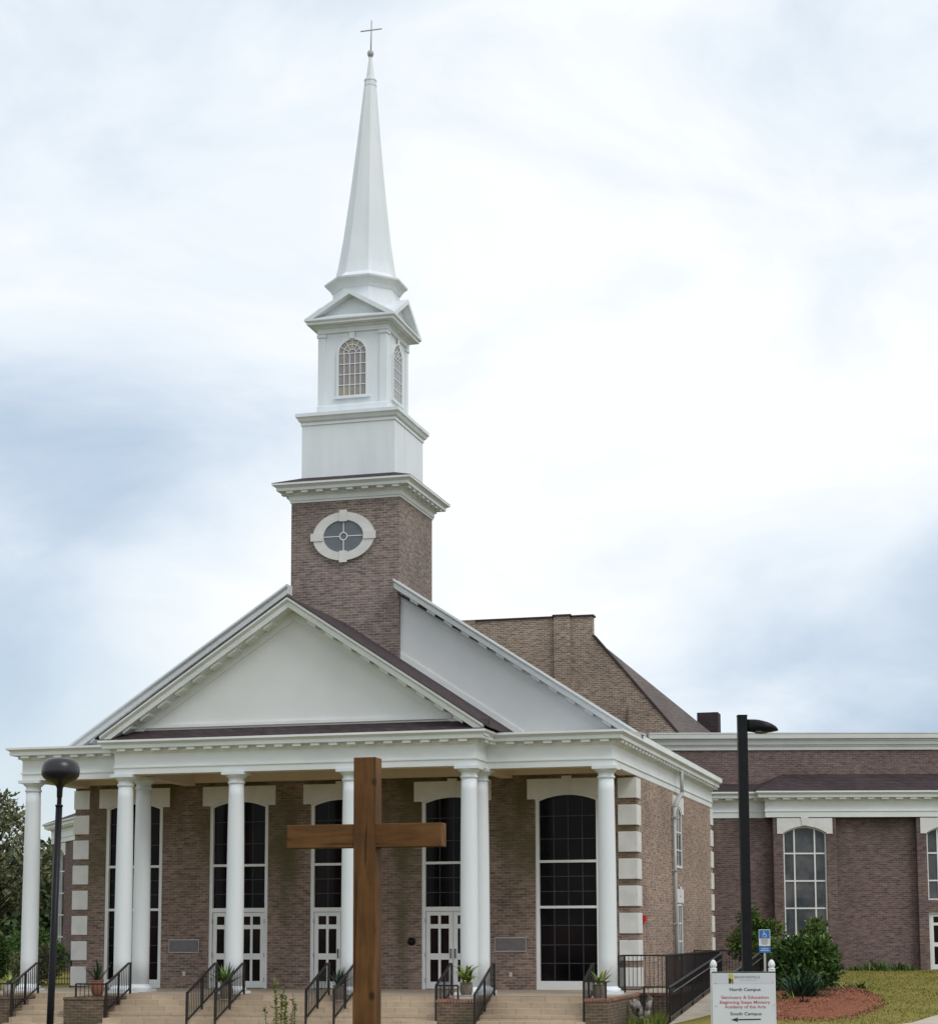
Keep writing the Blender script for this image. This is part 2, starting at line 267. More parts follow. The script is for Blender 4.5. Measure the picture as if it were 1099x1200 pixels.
# ================================================================== mesh building
class MB:
    def __init__(s): s.v = []; s.f = []; s.sm = []
    def add(s, vs, fs, smooth=False):
        o = len(s.v); s.v += [tuple(p) for p in vs]; s.f += [tuple(i+o for i in q) for q in fs]; s.sm += [smooth]*len(fs)
        return s
    def box(s, x0, x1, y0, y1, z0, z1):
        return s.add([(x0, y0, z0), (x1, y0, z0), (x1, y1, z0), (x0, y1, z0), (x0, y0, z1), (x1, y0, z1), (x1, y1, z1), (x0, y1, z1)],
                     [(0, 3, 2, 1), (4, 5, 6, 7), (0, 1, 5, 4), (1, 2, 6, 5), (2, 3, 7, 6), (3, 0, 4, 7)])
    def prism(s, pts, axis, a, b):
        """extrude a 2D outline: axis 'y' -> pts are (x,z); 'x' -> (y,z); 'z' -> (x,y)"""
        n = len(pts)
        def P(p, t): return (p[0], t, p[1]) if axis == 'y' else (t, p[0], p[1]) if axis == 'x' else (p[0], p[1], t)
        return s.add([P(p, a) for p in pts] + [P(p, b) for p in pts], [tuple(range(n))[::-1], tuple(range(n, 2*n))] + [(i, (i+1) % n, n+(i+1) % n, n+i) for i in range(n)])
    def lathe(s, prof, cx=0, cy=0, n=28, smooth=True, rot=0, cap=True):
        vs = []; fs = []
        for r, z in prof:
            for k in range(n):
                a = 2*math.pi*k/n + rot; vs.append((cx+r*math.cos(a), cy+r*math.sin(a), z))
        for i in range(len(prof)-1):
            for k in range(n):
                fs.append((i*n+k, i*n+(k+1) % n, (i+1)*n+(k+1) % n, (i+1)*n+k))
        s.add(vs, fs, smooth)
        if cap:
            o = len(s.v)-len(vs); t = o+(len(prof)-1)*n
            s.f += [tuple(range(o, o+n))[::-1], tuple(range(t, t+n))]; s.sm += [False, False]
        return s
    def tube(s, p, q, r0, r1=None, n=8, smooth=True):
        r1 = r0 if r1 is None else r1
        p = Vector(p); q = Vector(q); d = (q-p)
        if d.length < 1e-6: return s
        d.normalize(); a = d.orthogonal().normalized(); b = d.cross(a)
        vs = [p+(a*math.cos(2*math.pi*k/n)+b*math.sin(2*math.pi*k/n))*r0 for k in range(n)] + [q+(a*math.cos(2*math.pi*k/n)+b*math.sin(2*math.pi*k/n))*r1 for k in range(n)]
        s.add(vs, [(k, (k+1) % n, n+(k+1) % n, n+k) for k in range(n)], smooth)
        o = len(s.v)-2*n; s.f += [tuple(range(o, o+n))[::-1], tuple(range(o+n, o+2*n))]; s.sm += [False, False]
        return s
    def bar(s, p, q, w, h):
        """rectangular bar from p to q, width w (horizontal) and height h"""
        p = Vector(p); q = Vector(q); d = (q-p).normalized()
        side = d.cross(Vector((0, 0, 1)))
        if side.length < 1e-4: side = Vector((1, 0, 0))
        side.normalize(); u = side.cross(d)
        c = [side*w/2*i+u*h/2*j for i, j in ((-1, -1), (1, -1), (1, 1), (-1, 1))]
        return s.add([p+x for x in c]+[q+x for x in c], [(0, 1, 2, 3)[::-1], (4, 5, 6, 7), (0, 1, 5, 4), (1, 2, 6, 5), (2, 3, 7, 6), (3, 0, 4, 7)])
    def sweep(s, path, prof, closed=False):
        """sweep a profile [(outset, z)] round a plan path with mitred corners; outward is to the right of travel"""
        n = len(path); P = [Vector((a, b)) for a, b in path]; offs = []
        for i in range(n):
            if closed or 0 < i < n-1:
                d0 = (P[i]-P[i-1]).normalized(); d1 = (P[(i+1) % n]-P[i]).normalized()
            elif i == 0: d0 = d1 = (P[1]-P[0]).normalized()
            else: d0 = d1 = (P[i]-P[i-1]).normalized()
            n0 = Vector((d0.y, -d0.x)); n1 = Vector((d1.y, -d1.x)); b = n0+n1
            offs.append(b/(b.dot(n0)) if b.length > 1e-6 else n0)
        k = len(prof); vs = []
        for i in range(n):
            for o, z in prof: q = P[i]+offs[i]*o; vs.append((q.x, q.y, z))
        fs = []
        for i in range(n if closed else n-1):
            j = (i+1) % n
            for a in range(k):
                c = (a+1) % k; fs.append((i*k+a, j*k+a, j*k+c, i*k+c))
        if not closed: fs += [tuple(range(k))[::-1], tuple(range((n-1)*k, n*k))]
        return s.add(vs, fs)
    def build(s, name, mat, parent=None, smooth=False, loc=None, rz=0, bevel=0):
        me = bpy.data.meshes.new(name); me.from_pydata(s.v, [], s.f)
        if any(s.sm): me.polygons.foreach_set('use_smooth', s.sm)
        me.materials.append(mat)
        import bmesh
        bm = bmesh.new(); bm.from_mesh(me); bmesh.ops.recalc_face_normals(bm, faces=bm.faces); bm.to_mesh(me); bm.free()
        o = bpy.data.objects.new(name, me); COL.objects.link(o)
        if parent: o.parent = parent
        if loc: o.location = loc
        if rz: o.rotation_euler.z = rz
        if bevel:
            b = o.modifiers.new('bevel', 'BEVEL'); b.width = bevel; b.segments = 2; b.limit_method = 'ANGLE'
        return o
def tag(o, label, cat, group=None, kind=None):
    o['label'] = label; o['category'] = cat
    if group: o['group'] = group
    if kind: o['kind'] = kind
    return o
def struct(o, kind='structure'): o['kind'] = kind; return o
def empty(name, loc=(0, 0, 0), rz=0, parent=None):
    o = bpy.data.objects.new(name, None); COL.objects.link(o); o.location = loc; o.rotation_euler.z = rz; o.empty_display_size = .3
    if parent: o.parent = parent
    return o
def ring_wall(mb, outer, inner, axis, a, b):
    """plate with a hole: outer and inner outlines with the same number of points"""
    n = len(outer)
    def P(p, t): return (p[0], t, p[1]) if axis == 'y' else (t, p[0], p[1])
    vs = [P(p, a) for p in outer]+[P(p, a) for p in inner]+[P(p, b) for p in outer]+[P(p, b) for p in inner]
    fs = []
    for i in range(n):
        j = (i+1) % n
        fs += [(i, j, n+j, n+i), (2*n+i, 3*n+i, 3*n+j, 2*n+j), (i, 2*n+i, 2*n+j, j), (n+i, n+j, 3*n+j, 3*n+i)]
    return mb.add(vs, fs)
def arch_outline(cx, half, z0, zs, zc, n=14):
    """opening outline, counter-clockwise from bottom left: flat bottom z0, springing zs, crown zc (segmental arch)"""
    pts = [(cx-half, z0), (cx+half, z0)]
    h = zc-zs; r = (half*half+h*h)/(2*h); a0 = math.asin(min(1, half/r)); cz = zc-r
    for k in range(n+1):
        a = a0-2*a0*k/n; pts.append((cx+r*math.sin(a), cz+r*math.cos(a)))
    return pts
def arch_z(x, half, zs, zc):
    h = zc-zs; r = (half*half+h*h)/(2*h)
    return zc-r+math.sqrt(max(0, r*r-x*x))

# ================================================================== ground
def gz(x, y):
    D = -(x-17.64)*math.sin(YAW)+(y+47.09)*math.cos(YAW)
    if D >= 70: z = .12
    elif D >= 45: z = .12-.0288*(70-D)
    elif D >= 12: z = -.6*(D-12)/33
    else: z = 0.0
    # the court sunk in front of the church steps
    t = max(0, min(1, (11.5-x)/3.0)); u = max(0, min(1, (y+12)/7)); w = max(0, min(1, (11-y)/6))
    z = z*(1-t*u*w) + (-.98)*t*u*w
    l = max(0, min(1, (-9.0-x)/3)) * u
    z = z*(1-l) + (-.15)*l
    return z
def sheet(name, mat, xs, ys, dz=0.0, mask=None):
    vs = [(x, y, gz(x, y)+dz) for y in ys for x in xs]; n = len(xs); fs = []
    for j in range(len(ys)-1):
        for i in range(n-1):
            if mask is None or mask((xs[i]+xs[i+1])/2, (ys[j]+ys[j+1])/2): fs.append((j*n+i, j*n+i+1, (j+1)*n+i+1, (j+1)*n+i))
    me = bpy.data.meshes.new(name); me.from_pydata(vs, [], fs); me.materials.append(mat)
    for p in me.polygons: p.use_smooth = True
    o = bpy.data.objects.new(name, me); COL.objects.link(o); return o
def rng(a, b, n): return [a+(b-a)*i/n for i in range(n+1)]
gx = [-2500, -900, -350, -120] + rng(-60, 60, 120) + [120, 350, 900, 2500]
gy = [-900, -300, -120] + rng(-70, 60, 130) + [120, 350, 900, 3000]
struct(sheet('ground', M['grass'], gx, gy))
struct(sheet('parking_lot', M['asphalt'], rng(-60, 60, 60), rng(-70, -22, 24), .004))
def sd(s_, d_): return 17.64+rt.x*s_-math.sin(YAW)*d_, -47.09+rt.y*s_+math.cos(YAW)*d_
mb = MB(); n = 16
for k in range(n):
    q = []
    for t, o in ((k/n, 0), ((k+1)/n, 0), ((k+1)/n, 1.5), (k/n, 1.5)):
        x, y = sd(8.7+8*t+o*.9, 42+16.4*t-o*.44); q.append((x, y, gz(x, y)))
    mb.add([(x, y, z-.1) for x, y, z in q]+[(x, y, z+.06) for x, y, z in q], [(4, 5, 6, 7), (0, 1, 5, 4), (1, 2, 6, 5), (2, 3, 7, 6), (3, 0, 4, 7)])
struct(mb.build('sidewalk', M['concrete']))

# ================================================================== CHURCH
church = empty('church', (0, 0, 0))
tag(church, 'brick church with white columned portico, wide pediment and tall white steeple', 'church')
T = .2356; H0 = 5.82; GT = 6.72
PX = 8.154; D_ = 1.128; FW = 4.14; SX = 8.38; BK = 18.9; AX = PX+T
def child(mb, name, mat, parent=church, **k): return mb.build(name, mat, parent, **k)

# porch floor and the broad steps (one stair-shaped prism)
RISE, RUN, Y0 = .14, .34, -.72
prof = [(FW+.3, -1.3), (FW+.3, 0)]
y, z = Y0, 0
prof.append((y, 0))
for k in range(7):
    z -= RISE; prof.append((y, z)); y -= RUN; prof.append((y, z))
prof.append((y, -1.3))
deck = [(FW+.3, -1.3), (FW+.3, 0), (Y0, 0), (Y0, -1.3)]
for a, b2 in ((-6.98, -5.44), (-4.34, 4.53), (5.51, 8.19)): child(MB().prism(prof, 'x', a, b2), 'steps', M['paver'])
for a, b2 in ((-9.25, -6.981), (-5.439, -4.341), (4.531, 5.509), (8.191, 8.62)): child(MB().prism(deck, 'x', a, b2), 'porch_edge', M['paver'])
child(MB().box(-8.36, 8.62, Y0+.02, FW-.02, .0005, .004), 'porch_floor', M['porch'])

# columns
cprof = [(.235, .17), (.235, .9), (.236, 1.6), (.231, 2.8), (.222, 4.0), (.208, 5.2), (.203, 5.5)]
capprof = [(.203, 5.5), (.228, 5.515), (.232, 5.545), (.226, 5.57), (.205, 5.58), (.205, 5.65), (.225, 5.66), (.27, 5.70), (.295, 5.735), (.295, 5.74)]
baseprof = [(.30, .06), (.322, .075), (.325, .12), (.30, .15), (.262, .16), (.25, .185), (.235, .2)]
def column(x, y):
    c = child(MB().lathe(cprof, n=40), 'column', M['column'], loc=(x, y, 0))
    cp = MB().lathe(capprof, n=40); cp.box(-.315, .315, -.315, .315, 5.74, H0)
    child(cp, 'capital', M['column'], c)
    b = MB().lathe(baseprof, n=40); b.box(-.33, .33, -.33, .33, 0.0, .07)
    child(b, 'column_base', M['column'], c)
    return c
for x in (-4.8, -1.6, 1.6, 4.8): column(x, 0)
for x in (-PX, -4.8, 4.8, PX): column(x, D_)

# entablature round the portico and back along both sides
path = [(-AX, BK), (-AX, D_-T), (-4.8-T, D_-T), (-4.8-T, -T), (4.8+T, -T), (4.8+T, D_-T), (AX, D_-T), (AX, BK)]
ent = [(0, H0), (0, 5.985), (.03, 5.99), (.03, 6.03), (0, 6.035), (0, 6.36), (.05, 6.42), (.05, 6.50), (.26, 6.505), (.27, 6.59), (.245, 6.60), (.30, 6.64), (.35, 6.665), (.35, GT), (-.12, GT), (-.12, H0)]
mb = MB().sweep(path, ent)
def modillions(mb, path, pitch, o0, o1, z0, z1, w, closed=False, ends=.28):
    n = len(path)
    for i in range(n if closed else n-1):
        p = Vector(path[i]); q = Vector(path[(i+1) % n]); L = (q-p).length; d = (q-p)/L; nn = Vector((d.y, -d.x))
        if L < .5: cnt = 1; st = [L/2]
        else:
            cnt = max(1, round((L-2*ends+.5)/pitch)); st = [L/2+(k-(cnt-1)/2)*pitch for k in range(cnt)]
        for t in st:
            c = p+d*t; a = c+nn*o0; b = c+nn*o1
            vs = []
            for zz in (z0, z1):
                for pt, sg in ((a, -1), (b, -1), (b, 1), (a, 1)): g = pt+d*sg*w/2; vs.append((g.x, g.y, zz))
            mb.add(vs, [(0, 3, 2, 1), (4, 5, 6, 7), (0, 1, 5, 4), (1, 2, 6, 5), (2, 3, 7, 6), (3, 0, 4, 7)])
modillions(mb, path, .50, .052, .22, 6.43, 6.503, .23)
child(mb, 'entablature', M['trim'])
# inner faces of the portico beams, ceiling, crown moulding on the wall
b = MB()
b.box(-4.8-T+.12, 4.8+T-.12, -T+.121, T, H0+.002, 6.3)
for s in (-1, 1):
    b.box(min(s*(4.8-T), s*(4.8+T-.121)), max(s*(4.8-T), s*(4.8+T-.121)), T+.001, FW, H0+.003, 6.29)
    b.box(min(s*(4.8+T), s*(AX-.121)), max(s*(4.8+T), s*(AX-.121)), D_-T+.121, D_+T, H0+.004, 6.28)
    b.box(min(s*(PX-T), s*(AX-.121)), max(s*(PX-T), s*(AX-.121)), D_+T+.001, FW, H0+.005, 6.27)
child(b, 'portico_beams', M['soffit'])
pcl = MB().prism([(-AX+.14, D_), (-4.8, D_), (-4.8, T+.01), (4.8, T+.01), (4.8, D_), (AX-.14, D_), (AX-.14, FW+.5), (-AX+.14, FW+.5)], 'z', 6.20, 6.255)
child(pcl, 'porch_ceiling', M['soffit'])
child(MB().box(-SX+.02, SX-.02, FW-.13, FW-.002, 5.90, 6.19), 'crown_moulding', M['soffit'])

# front wall with its five openings
OPEN = [(-6.48, .80), (-3.20, .80), (-.11, .80), (3.19, .80), (6.46, .80)]
HD = 5.33; SP = 5.17
fwm = MB(); xs = [-SX]
for c, h in OPEN: xs += [c-h-.10, c+h+.10]
xs.append(SX)
for i in range(0, len(xs), 2): fwm.box(xs[i], xs[i+1], FW, FW+.35, -.02, 6.15)
for c, h in OPEN: fwm.box(c-h-.10, c+h+.10, FW+.012, FW+.35, 5.36, 6.149)
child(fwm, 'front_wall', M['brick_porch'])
sw = MB()
sw.box(SX-.35, SX, FW+.351, BK, -.5, H0+.3); sw.box(-SX, -SX+.35, FW+.351, BK, -.5, H0+.3); sw.box(-SX+.351, SX-.351, BK-.35, BK-.001, -.5, H0+.29)
child(sw, 'side_wall', M['brick_sunlit'])
child(MB().box(-SX+.36, SX-.36, FW+.36, BK-.36, -.4, -.3), 'interior_floor', M['soil'])

def lintel(cx, half, zs, zc, oh, y, parent, mat, z_bot=5.22, z_top=5.78, key=True, d=.03):
    n = 14; mb = MB()
    bot = [(cx-half+2*half*k/n, arch_z(-half+2*half*k/n, half, zs, zc)) for k in range(n+1)]
    pts = [(cx-oh, z_bot), (cx-half, z_bot)] + bot + [(cx+half, z_bot), (cx+oh, z_bot), (cx+oh, z_top), (cx-oh, z_top)]
    # quads by columns, so the concave outline fills cleanly
    cols = [(cx-oh, z_bot)] + [(cx-half, z_bot)] + bot + [(cx+half, z_bot), (cx+oh, z_bot)]
    for a, b in zip(cols[:-1], cols[1:]):
        if b[0]-a[0] < 1e-6: continue
        mb.prism([a, b, (b[0], z_top), (a[0], z_top)], 'y', y-d, y+.10)
    if key:
        mb.prism([(cx-.10, zc+.02), (cx+.10, zc+.02), (cx+.14, z_top+.07), (cx-.14, z_top+.07)], 'y', y-d-.025, y-d-.002)
    return child(mb, 'lintel', mat, parent)
def grid_bars(mb, xs_, zs_, x0, x1, z0, ztop, y0, y1, w):
    for x in xs_: mb.box(x-w/2, x+w/2, y0, y1, z0, ztop(x))
    for q in zs_: mb.box(x0, x1, y0+.001, y1-.001, q-w/2, q+w/2)
def frame_ring(cx, half, z0, zs, zc, t, bot):
    o = arch_outline(cx, half+t, z0, zs, zc+t*.9); i = arch_outline(cx, half, z0+bot, zs, zc)
    return o, i
def tall_opening(cx, half, door):
    root = empty('entrance' if door else 'window', (0, 0, 0), 0, church)
    zb = 2.27 if door else .24
    mb = MB(); o, i = frame_ring(cx, half, 0.005, SP, HD, .115, (2.20 if door else .235))
    ring_wall(mb, o, i, 'y', FW+.02, FW+.16)
    mb.box(cx-half, cx+half, FW+.03, FW+.13, 3.465, 3.535)
    if door:
        pass
    else: mb.box(cx-half, cx+half, FW+.03, FW+.13, 2.215, 2.285)
    if door:
        # the deep bottom of the ring is cut away for the doors: rebuild as jambs and head
        mb = MB(); o, i = frame_ring(cx, half, 2.16, SP, HD, .115, .12)
        ring_wall(mb, o, i, 'y', FW+.02, FW+.16)
        for s in (-1, 1): mb.box(min(cx+s*half, cx+s*(half+.115)), max(cx+s*half, cx+s*(half+.115)), FW+.02, FW+.16, .003, 2.159)
        mb.box(cx-half, cx+half, FW+.03, FW+.13, 3.465, 3.535)
    child(mb, 'frame', M['white'], root)
    g = MB().prism(arch_outline(cx, half+.02, zb-.02, SP, HD+.01), 'y', FW+.12, FW+.132)
    child(g, 'pane', M['glass'], root)
    mu = MB(); zt = lambda x: arch_z(x-cx, half, SP, HD)-.005
    cols = [cx+half*q for q in (-.5, 0, .5)]
    rows = [4.12, 4.75, 3.09, 2.68] + ([] if door else [1.75, 1.22, .72])
    grid_bars(mu, cols, rows, cx-half, cx+half, zb, zt, FW+.105, FW+.119, .022)
    child(mu, 'muntins', M['muntin'], root)
    lintel(cx, half+.10, 5.19, 5.36, 1.12, FW, root, M['stone'])
    if door:
        lw = half-.012
        for s in (-1, 1):
            x0, x1 = (cx-lw, cx-.006) if s < 0 else (cx+.006, cx+lw)
            lf = MB(); W = x1-x0
            c = [(x0, x0+.12), (x0+W/2-.035, x0+W/2+.035), (x1-.12, x1)]
            for a, b2 in c: lf.box(a, b2, FW+.05, FW+.10, .02, 2.15)
            for q0, q1 in ((.02, .21), (.82, .99), (1.68, 1.80), (2.04, 2.15)):
                lf.box(c[0][1], c[1][0], FW+.052, FW+.098, q0, q1); lf.box(c[1][1], c[2][0], FW+.052, FW+.098, q0, q1)
            child(lf, 'door_leaf', M['white'], root)
            gl = MB().box(x0+.1, x1-.1, FW+.072, FW+.078, .15, 2.08)
            child(gl, 'door_glass', M['glass_door'], root)
            hx = x1-.06 if s < 0 else x0+.06
            hd = MB().bar((hx, FW+.0, .86), (hx, FW+.0, 1.12), .025, .025)
            hd.bar((hx, FW+.0, .88), (hx, FW+.05, .88), .02, .02); hd.bar((hx, FW+.0, 1.10), (hx, FW+.05, 1.10), .02, .02)
            child(hd, 'door_handle', M['black'], root)
            hx = x0-.012 if s < 0 else x1+.012
            for q in (.25, .95, 1.9): child(MB().box(hx-.012, hx+.012, FW+.004, FW+.02, q-.06, q+.06), 'hinge', M['gutter'], root)
for k, (c, h) in enumerate(OPEN): tall_opening(c, h, k in (1, 2, 3))

# quoins
def quoin(x0, x1, y0, y1, i, zt=5.757): child(MB().box(x0, x1, y0, y1, zt-.735*i-.555, zt-.735*i), 'quoin', M['stone'], bevel=.012)
for i in range(8):
    quoin(SX-.5, SX+.035, FW-.035, FW+.60, i); quoin(-SX-.035, -SX+.47, FW-.035, FW+.60, i); quoin(SX-.1, SX+.035, BK-.55, BK+.03, i)

# side windows and downspout (right-hand wall)
def side_window(yc, half, z0, zs, zc, lt, lz0, lz1):
    root = empty('window', (0, 0, 0), 0, church)
    o = arch_outline(yc, half, z0, zs, zc, 8); i = arch_outline(yc, half-.07, z0+.08, zs-.03, zc-.07, 8)
    child(ring_wall(MB(), o, i, 'x', SX+.0, SX+.03), 'frame', M['white'], root)
    child(MB().prism(i, 'x', SX-.02, SX+.008), 'pane', M['glass_wing'], root)
    mu = MB().box(SX+.009, SX+.022, yc-.02, yc+.02, z0+.08, zc-.07)
    for q in range(1, 3): mu.box(SX+.009, SX+.021, yc-half+.07, yc+half-.07, z0+(zs-z0)*q/3-.02, z0+(zs-z0)*q/3+.02)
    child(mu, 'muntins', M['white'], root)
    n = 8; mb = MB(); cols = [(yc-lt, lz0), (yc-half, lz0)]+[(yc-half+2*half*k/n, max(lz0, arch_z(-half+2*half*k/n, half, zs, zc)+.005)) for k in range(n+1)]+[(yc+half, lz0), (yc+lt, lz0)]
    for a, b2 in zip(cols[:-1], cols[1:]):
        if b2[0]-a[0] > 1e-6: mb.prism([a, b2, (b2[0], lz1), (a[0], lz1)], 'x', SX-.02, SX+.045)
    mb.prism([(yc-.12, lz0+.2), (yc+.12, lz0+.2), (yc+.16, lz1+.08), (yc-.16, lz1+.08)], 'x', SX+.046, SX+.065)
    child(mb, 'lintel', M['stone'], root)
side_window(11.3, .62, 3.5, 5.15, 5.42, 1.0, 5.18, 5.70)
side_window(11.4, .42, .72, 2.36, 2.42, .62, 2.44, 2.86)
ds = MB()
ds.tube((8.60, 10.85, 6.52), (8.60, 10.85, 5.78), .055); ds.tube((8.60, 10.85, 5.78), (8.47, 10.15, 5.30), .055); ds.tube((8.47, 10.15, 5.30), (8.47, 10.15, .60), .055)
for q in (5.0, 3.4, 1.8): ds.box(8.385, 8.54, 10.07, 10.23, q-.02, q+.02)
dso = child(ds, 'downspout', M['gutter'])
child(MB().tube((8.47, 10.15, .60), (8.47, 10.15, .05), .062), 'downspout_boot', M['orange'], dso)

# skirt roof below the tympanum, tympanum, raking cornice of the portico pediment
TY = .02; SL = .664; APX = 10.38
sk = MB().prism([(-T-.33, GT+.001), (TY+.1, 7.06), (TY+.1, GT+.001)], 'x', -5.33, 5.33)
child(sk, 'skirt_roof', M['shingle'])
tyr = MB().prism([(-4.5, 6.95), (4.5, 6.95), (4.5, 7.0), (0, 10.0), (-4.5, 7.0)], 'y', TY, TY+.1)
ped = child(tyr, 'pediment', M['stucco'])
child(MB().box(-4.35, 4.35, TY-.06, TY-.002, 7.065, 7.15), 'base_trim', M['white'], ped)
def rake(mb, x0, z0, x1, z1, prof):
    """profile [(y, dz)] carried along the slope with plumb cut ends"""
    k = len(prof); vs = [(x0, yy, z0+dz) for yy, dz in prof]+[(x1, yy, z1+dz) for yy, dz in prof]
    mb.add(vs, [tuple(range(k))[::-1], tuple(range(k, 2*k))]+[(a, (a+1) % k, k+(a+1) % k, k+a) for a in range(k)])
def rake_blocks(mb, x0, z0, x1, z1, y0, y1, dz0, dz1, pitch, w):
    n = int(abs(x1-x0)/pitch); sg = 1 if x1 > x0 else -1; sl = (z1-z0)/(x1-x0)
    for i in range(n):
        a = x0+sg*(pitch*(i+.5)); b = a+sg*w; za = z0+(a-x0)*sl; zb = z0+(b-x0)*sl
        vs = [(a, y0, za+dz0), (b, y0, zb+dz0), (b, y1, zb+dz0), (a, y1, za+dz0), (a, y0, za+dz1), (b, y0, zb+dz1), (b, y1, zb+dz1), (a, y1, za+dz1)]
        mb.add(vs, [(0, 3, 2, 1), (4, 5, 6, 7), (0, 1, 5, 4), (1, 2, 6, 5), (2, 3, 7, 6), (3, 0, 4, 7)])
def rake_prof(yf, yt):
    return [(yf, 0), (yf, -.06), (yf+.05, -.10), (yf+.09, -.13), (yf+.085, -.16), (yf+.10, -.265), (yt-.07, -.28), (yt+.02, -.28), (yt+.02, 0)]
def bed_prof(yt): return [(yt-.07, -.281), (yt-.07, -.33), (yt-.03, -.36), (yt-.03, -.53), (yt+.02, -.53), (yt+.02, -.281)]
rk = MB()
for s in (-1, 1):
    rake(rk, 0, APX, s*5.33, APX-SL*5.33, rake_prof(-.585, TY)); rake(rk, 0, APX, s*4.72, APX-SL*4.72, bed_prof(TY))
    rake_blocks(rk, s*.25, APX-SL*.25, s*4.8, APX-SL*4.8, -.40, TY-.071, -.345, -.272, .50, .23)
child(rk, 'raking_cornice', M['trim'], ped)
pr_ = MB()
for s in (-1, 1):
    a = [(0, APX+.03), (s*5.46, APX+.03-SL*5.46), (s*5.46, APX+.004-SL*5.46), (0, APX+.004)]
    pr_.prism(a, 'y', -.60, FW+.05)
child(pr_, 'portico_roof', M['shingle'])
# low roofs over the wings of the portico
for s in (-1, 1):
    x0, x1 = sorted((s*5.30, s*8.66))
    lr = MB().prism([(D_-T-.32, GT+.002), (FW+.2, 6.98), (FW+.2, GT+.002)], 'x', x0, x1)
    child(lr, 'porch_wing_roof', M['gutter'])

# main gable above the front wall
GA = 12.60; GS = .660; GY = FW+.02
mg = MB()
for s in (-1, 1):
    mg.prism([(s*1.6, 6.7), (s*8.3, 6.7), (s*8.3, 6.9), (s*1.6, GA-.45-GS*1.6)], 'y', GY, GY+.2)
mgo = child(mg, 'main_gable', M['stucco'])
for s in (-1, 1):
    tr = MB(); xa, xb = s*1.66, s*5.25
    za, zb = APX-SL*1.66, APX-SL*5.25
    tr.prism([(xa, za+.02), (xb, zb+.02), (xb, zb+.21), (xa, za+.21)], 'y', GY-.05, GY-.002)
    child(tr, 'base_trim', M['white'], mgo)
rk = MB()
for s in (-1, 1):
    rake(rk, s*1.60, GA-GS*1.60, s*8.66, GA-GS*8.66, rake_prof(GY-.56, GY)); rake(rk, s*1.60, GA-GS*1.60, s*8.05, GA-GS*8.05, bed_prof(GY))
    rake_blocks(rk, s*1.8, GA-GS*1.8, s*8.1, GA-GS*8.1, GY-.38, GY-.071, -.345, -.272, .50, .23)
child(rk, 'raking_cornice', M['trim'], mgo)
mr_ = MB()
for s in (-1, 1):
    mr_.prism([(0, 12.2), (s*8.64, 6.80), (s*8.64, 6.76), (0, 12.15)], 'y', 7.40, BK+.45)
    mr_.prism([(s*1.655, 12.2-.625*1.655), (s*8.64, 6.80), (s*8.64, 6.76), (s*1.655, 12.15-.625*1.655)], 'y', GY-.3, 7.399)
child(mr_, 'main_roof', M['shingle'])
for s in (-1, 1):
    x0, x1 = sorted((s*8.60, s*8.70)); child(MB().box(x0, x1, GY-.4, BK+.46, GT+.003, 6.85), 'eave_fascia', M['trim'])
child(MB().prism([(-8.3, 6.7), (8.3, 6.7), (8.3, 7.0), (0, 12.1), (-8.3, 7.0)], 'y', BK-.2, BK), 'rear_gable', M['brick'])

# ---- tower
TW = 1.649; TF = 4.069; TCY = TF+TW
child(MB().box(-TW, TW, TF, TF+2*TW, 7.2, 14.03), 'tower', M['brick_tower'])
sq = lambda h: [(-h, TCY-h), (h, TCY-h), (h, TCY+h), (-h, TCY+h)]
tc_ = [(-.1, 14.0), (.03, 14.0), (.03, 14.05), (.06, 14.07), (.06, 14.19), (.12, 14.24), (.12, 14.31), (.34, 14.315), (.35, 14.39), (.325, 14.40), (.40, 14.45), (.45, 14.47), (.45, 14.53), (-.1, 14.66)]
mb = MB().sweep(sq(TW), tc_, True)
modillions(mb, sq(TW), .46, .122, .30, 14.25, 14.313, .20, True, .1)
child(mb, 'tower_cornice', M['trim'])
skr = MB(); r0 = TW+.46; r1 = 1.40
for a, b2 in (((-1, -1), (1, -1)), ((1, -1), (1, 1)), ((1, 1), (-1, 1)), ((-1, 1), (-1, -1))):
    skr.add([(a[0]*r0, TCY+a[1]*r0, 14.535), (b2[0]*r0, TCY+b2[1]*r0, 14.535), (b2[0]*r1, TCY+b2[1]*r1, 14.80), (a[0]*r1, TCY+a[1]*r1, 14.80)], [(0, 1, 2, 3)])
child(skr, 'tower_roof', M['shingle'])
# oval window
ov = empty('oval_window', (0, 0, 0), 0, church)
oc, oz = -.03, 12.93
el = lambda a, b2, n=48: [(oc+a*math.cos(2*math.pi*k/n), oz+b2*math.sin(2*math.pi*k/n)) for k in range(n)]
mb = ring_wall(MB(), el(.93, .71), el(.61, .475), 'y', TF-.075, TF+.02)
for a in (0, 90, 180, 270):
    ca, sa = math.cos(R(a)), math.sin(R(a)); w = .115
    ox, ozz = oc+ca*.80, oz+sa*.60
    if a % 180 == 0: mb.box(ox-.19, ox+.19, TF-.10, TF-.074, ozz-w, ozz+w)
    else: mb.box(ox-w, ox+w, TF-.10, TF-.074, ozz-.17, ozz+.17)
child(mb, 'surround', M['stone'], ov)
child(MB().prism(el(.62, .485), 'y', TF-.035, TF-.02), 'pane', M['glass_oval'], ov)
mb = ring_wall(MB(), el(.125, .125, 24), el(.095, .095, 24), 'y', TF-.055, TF-.036)
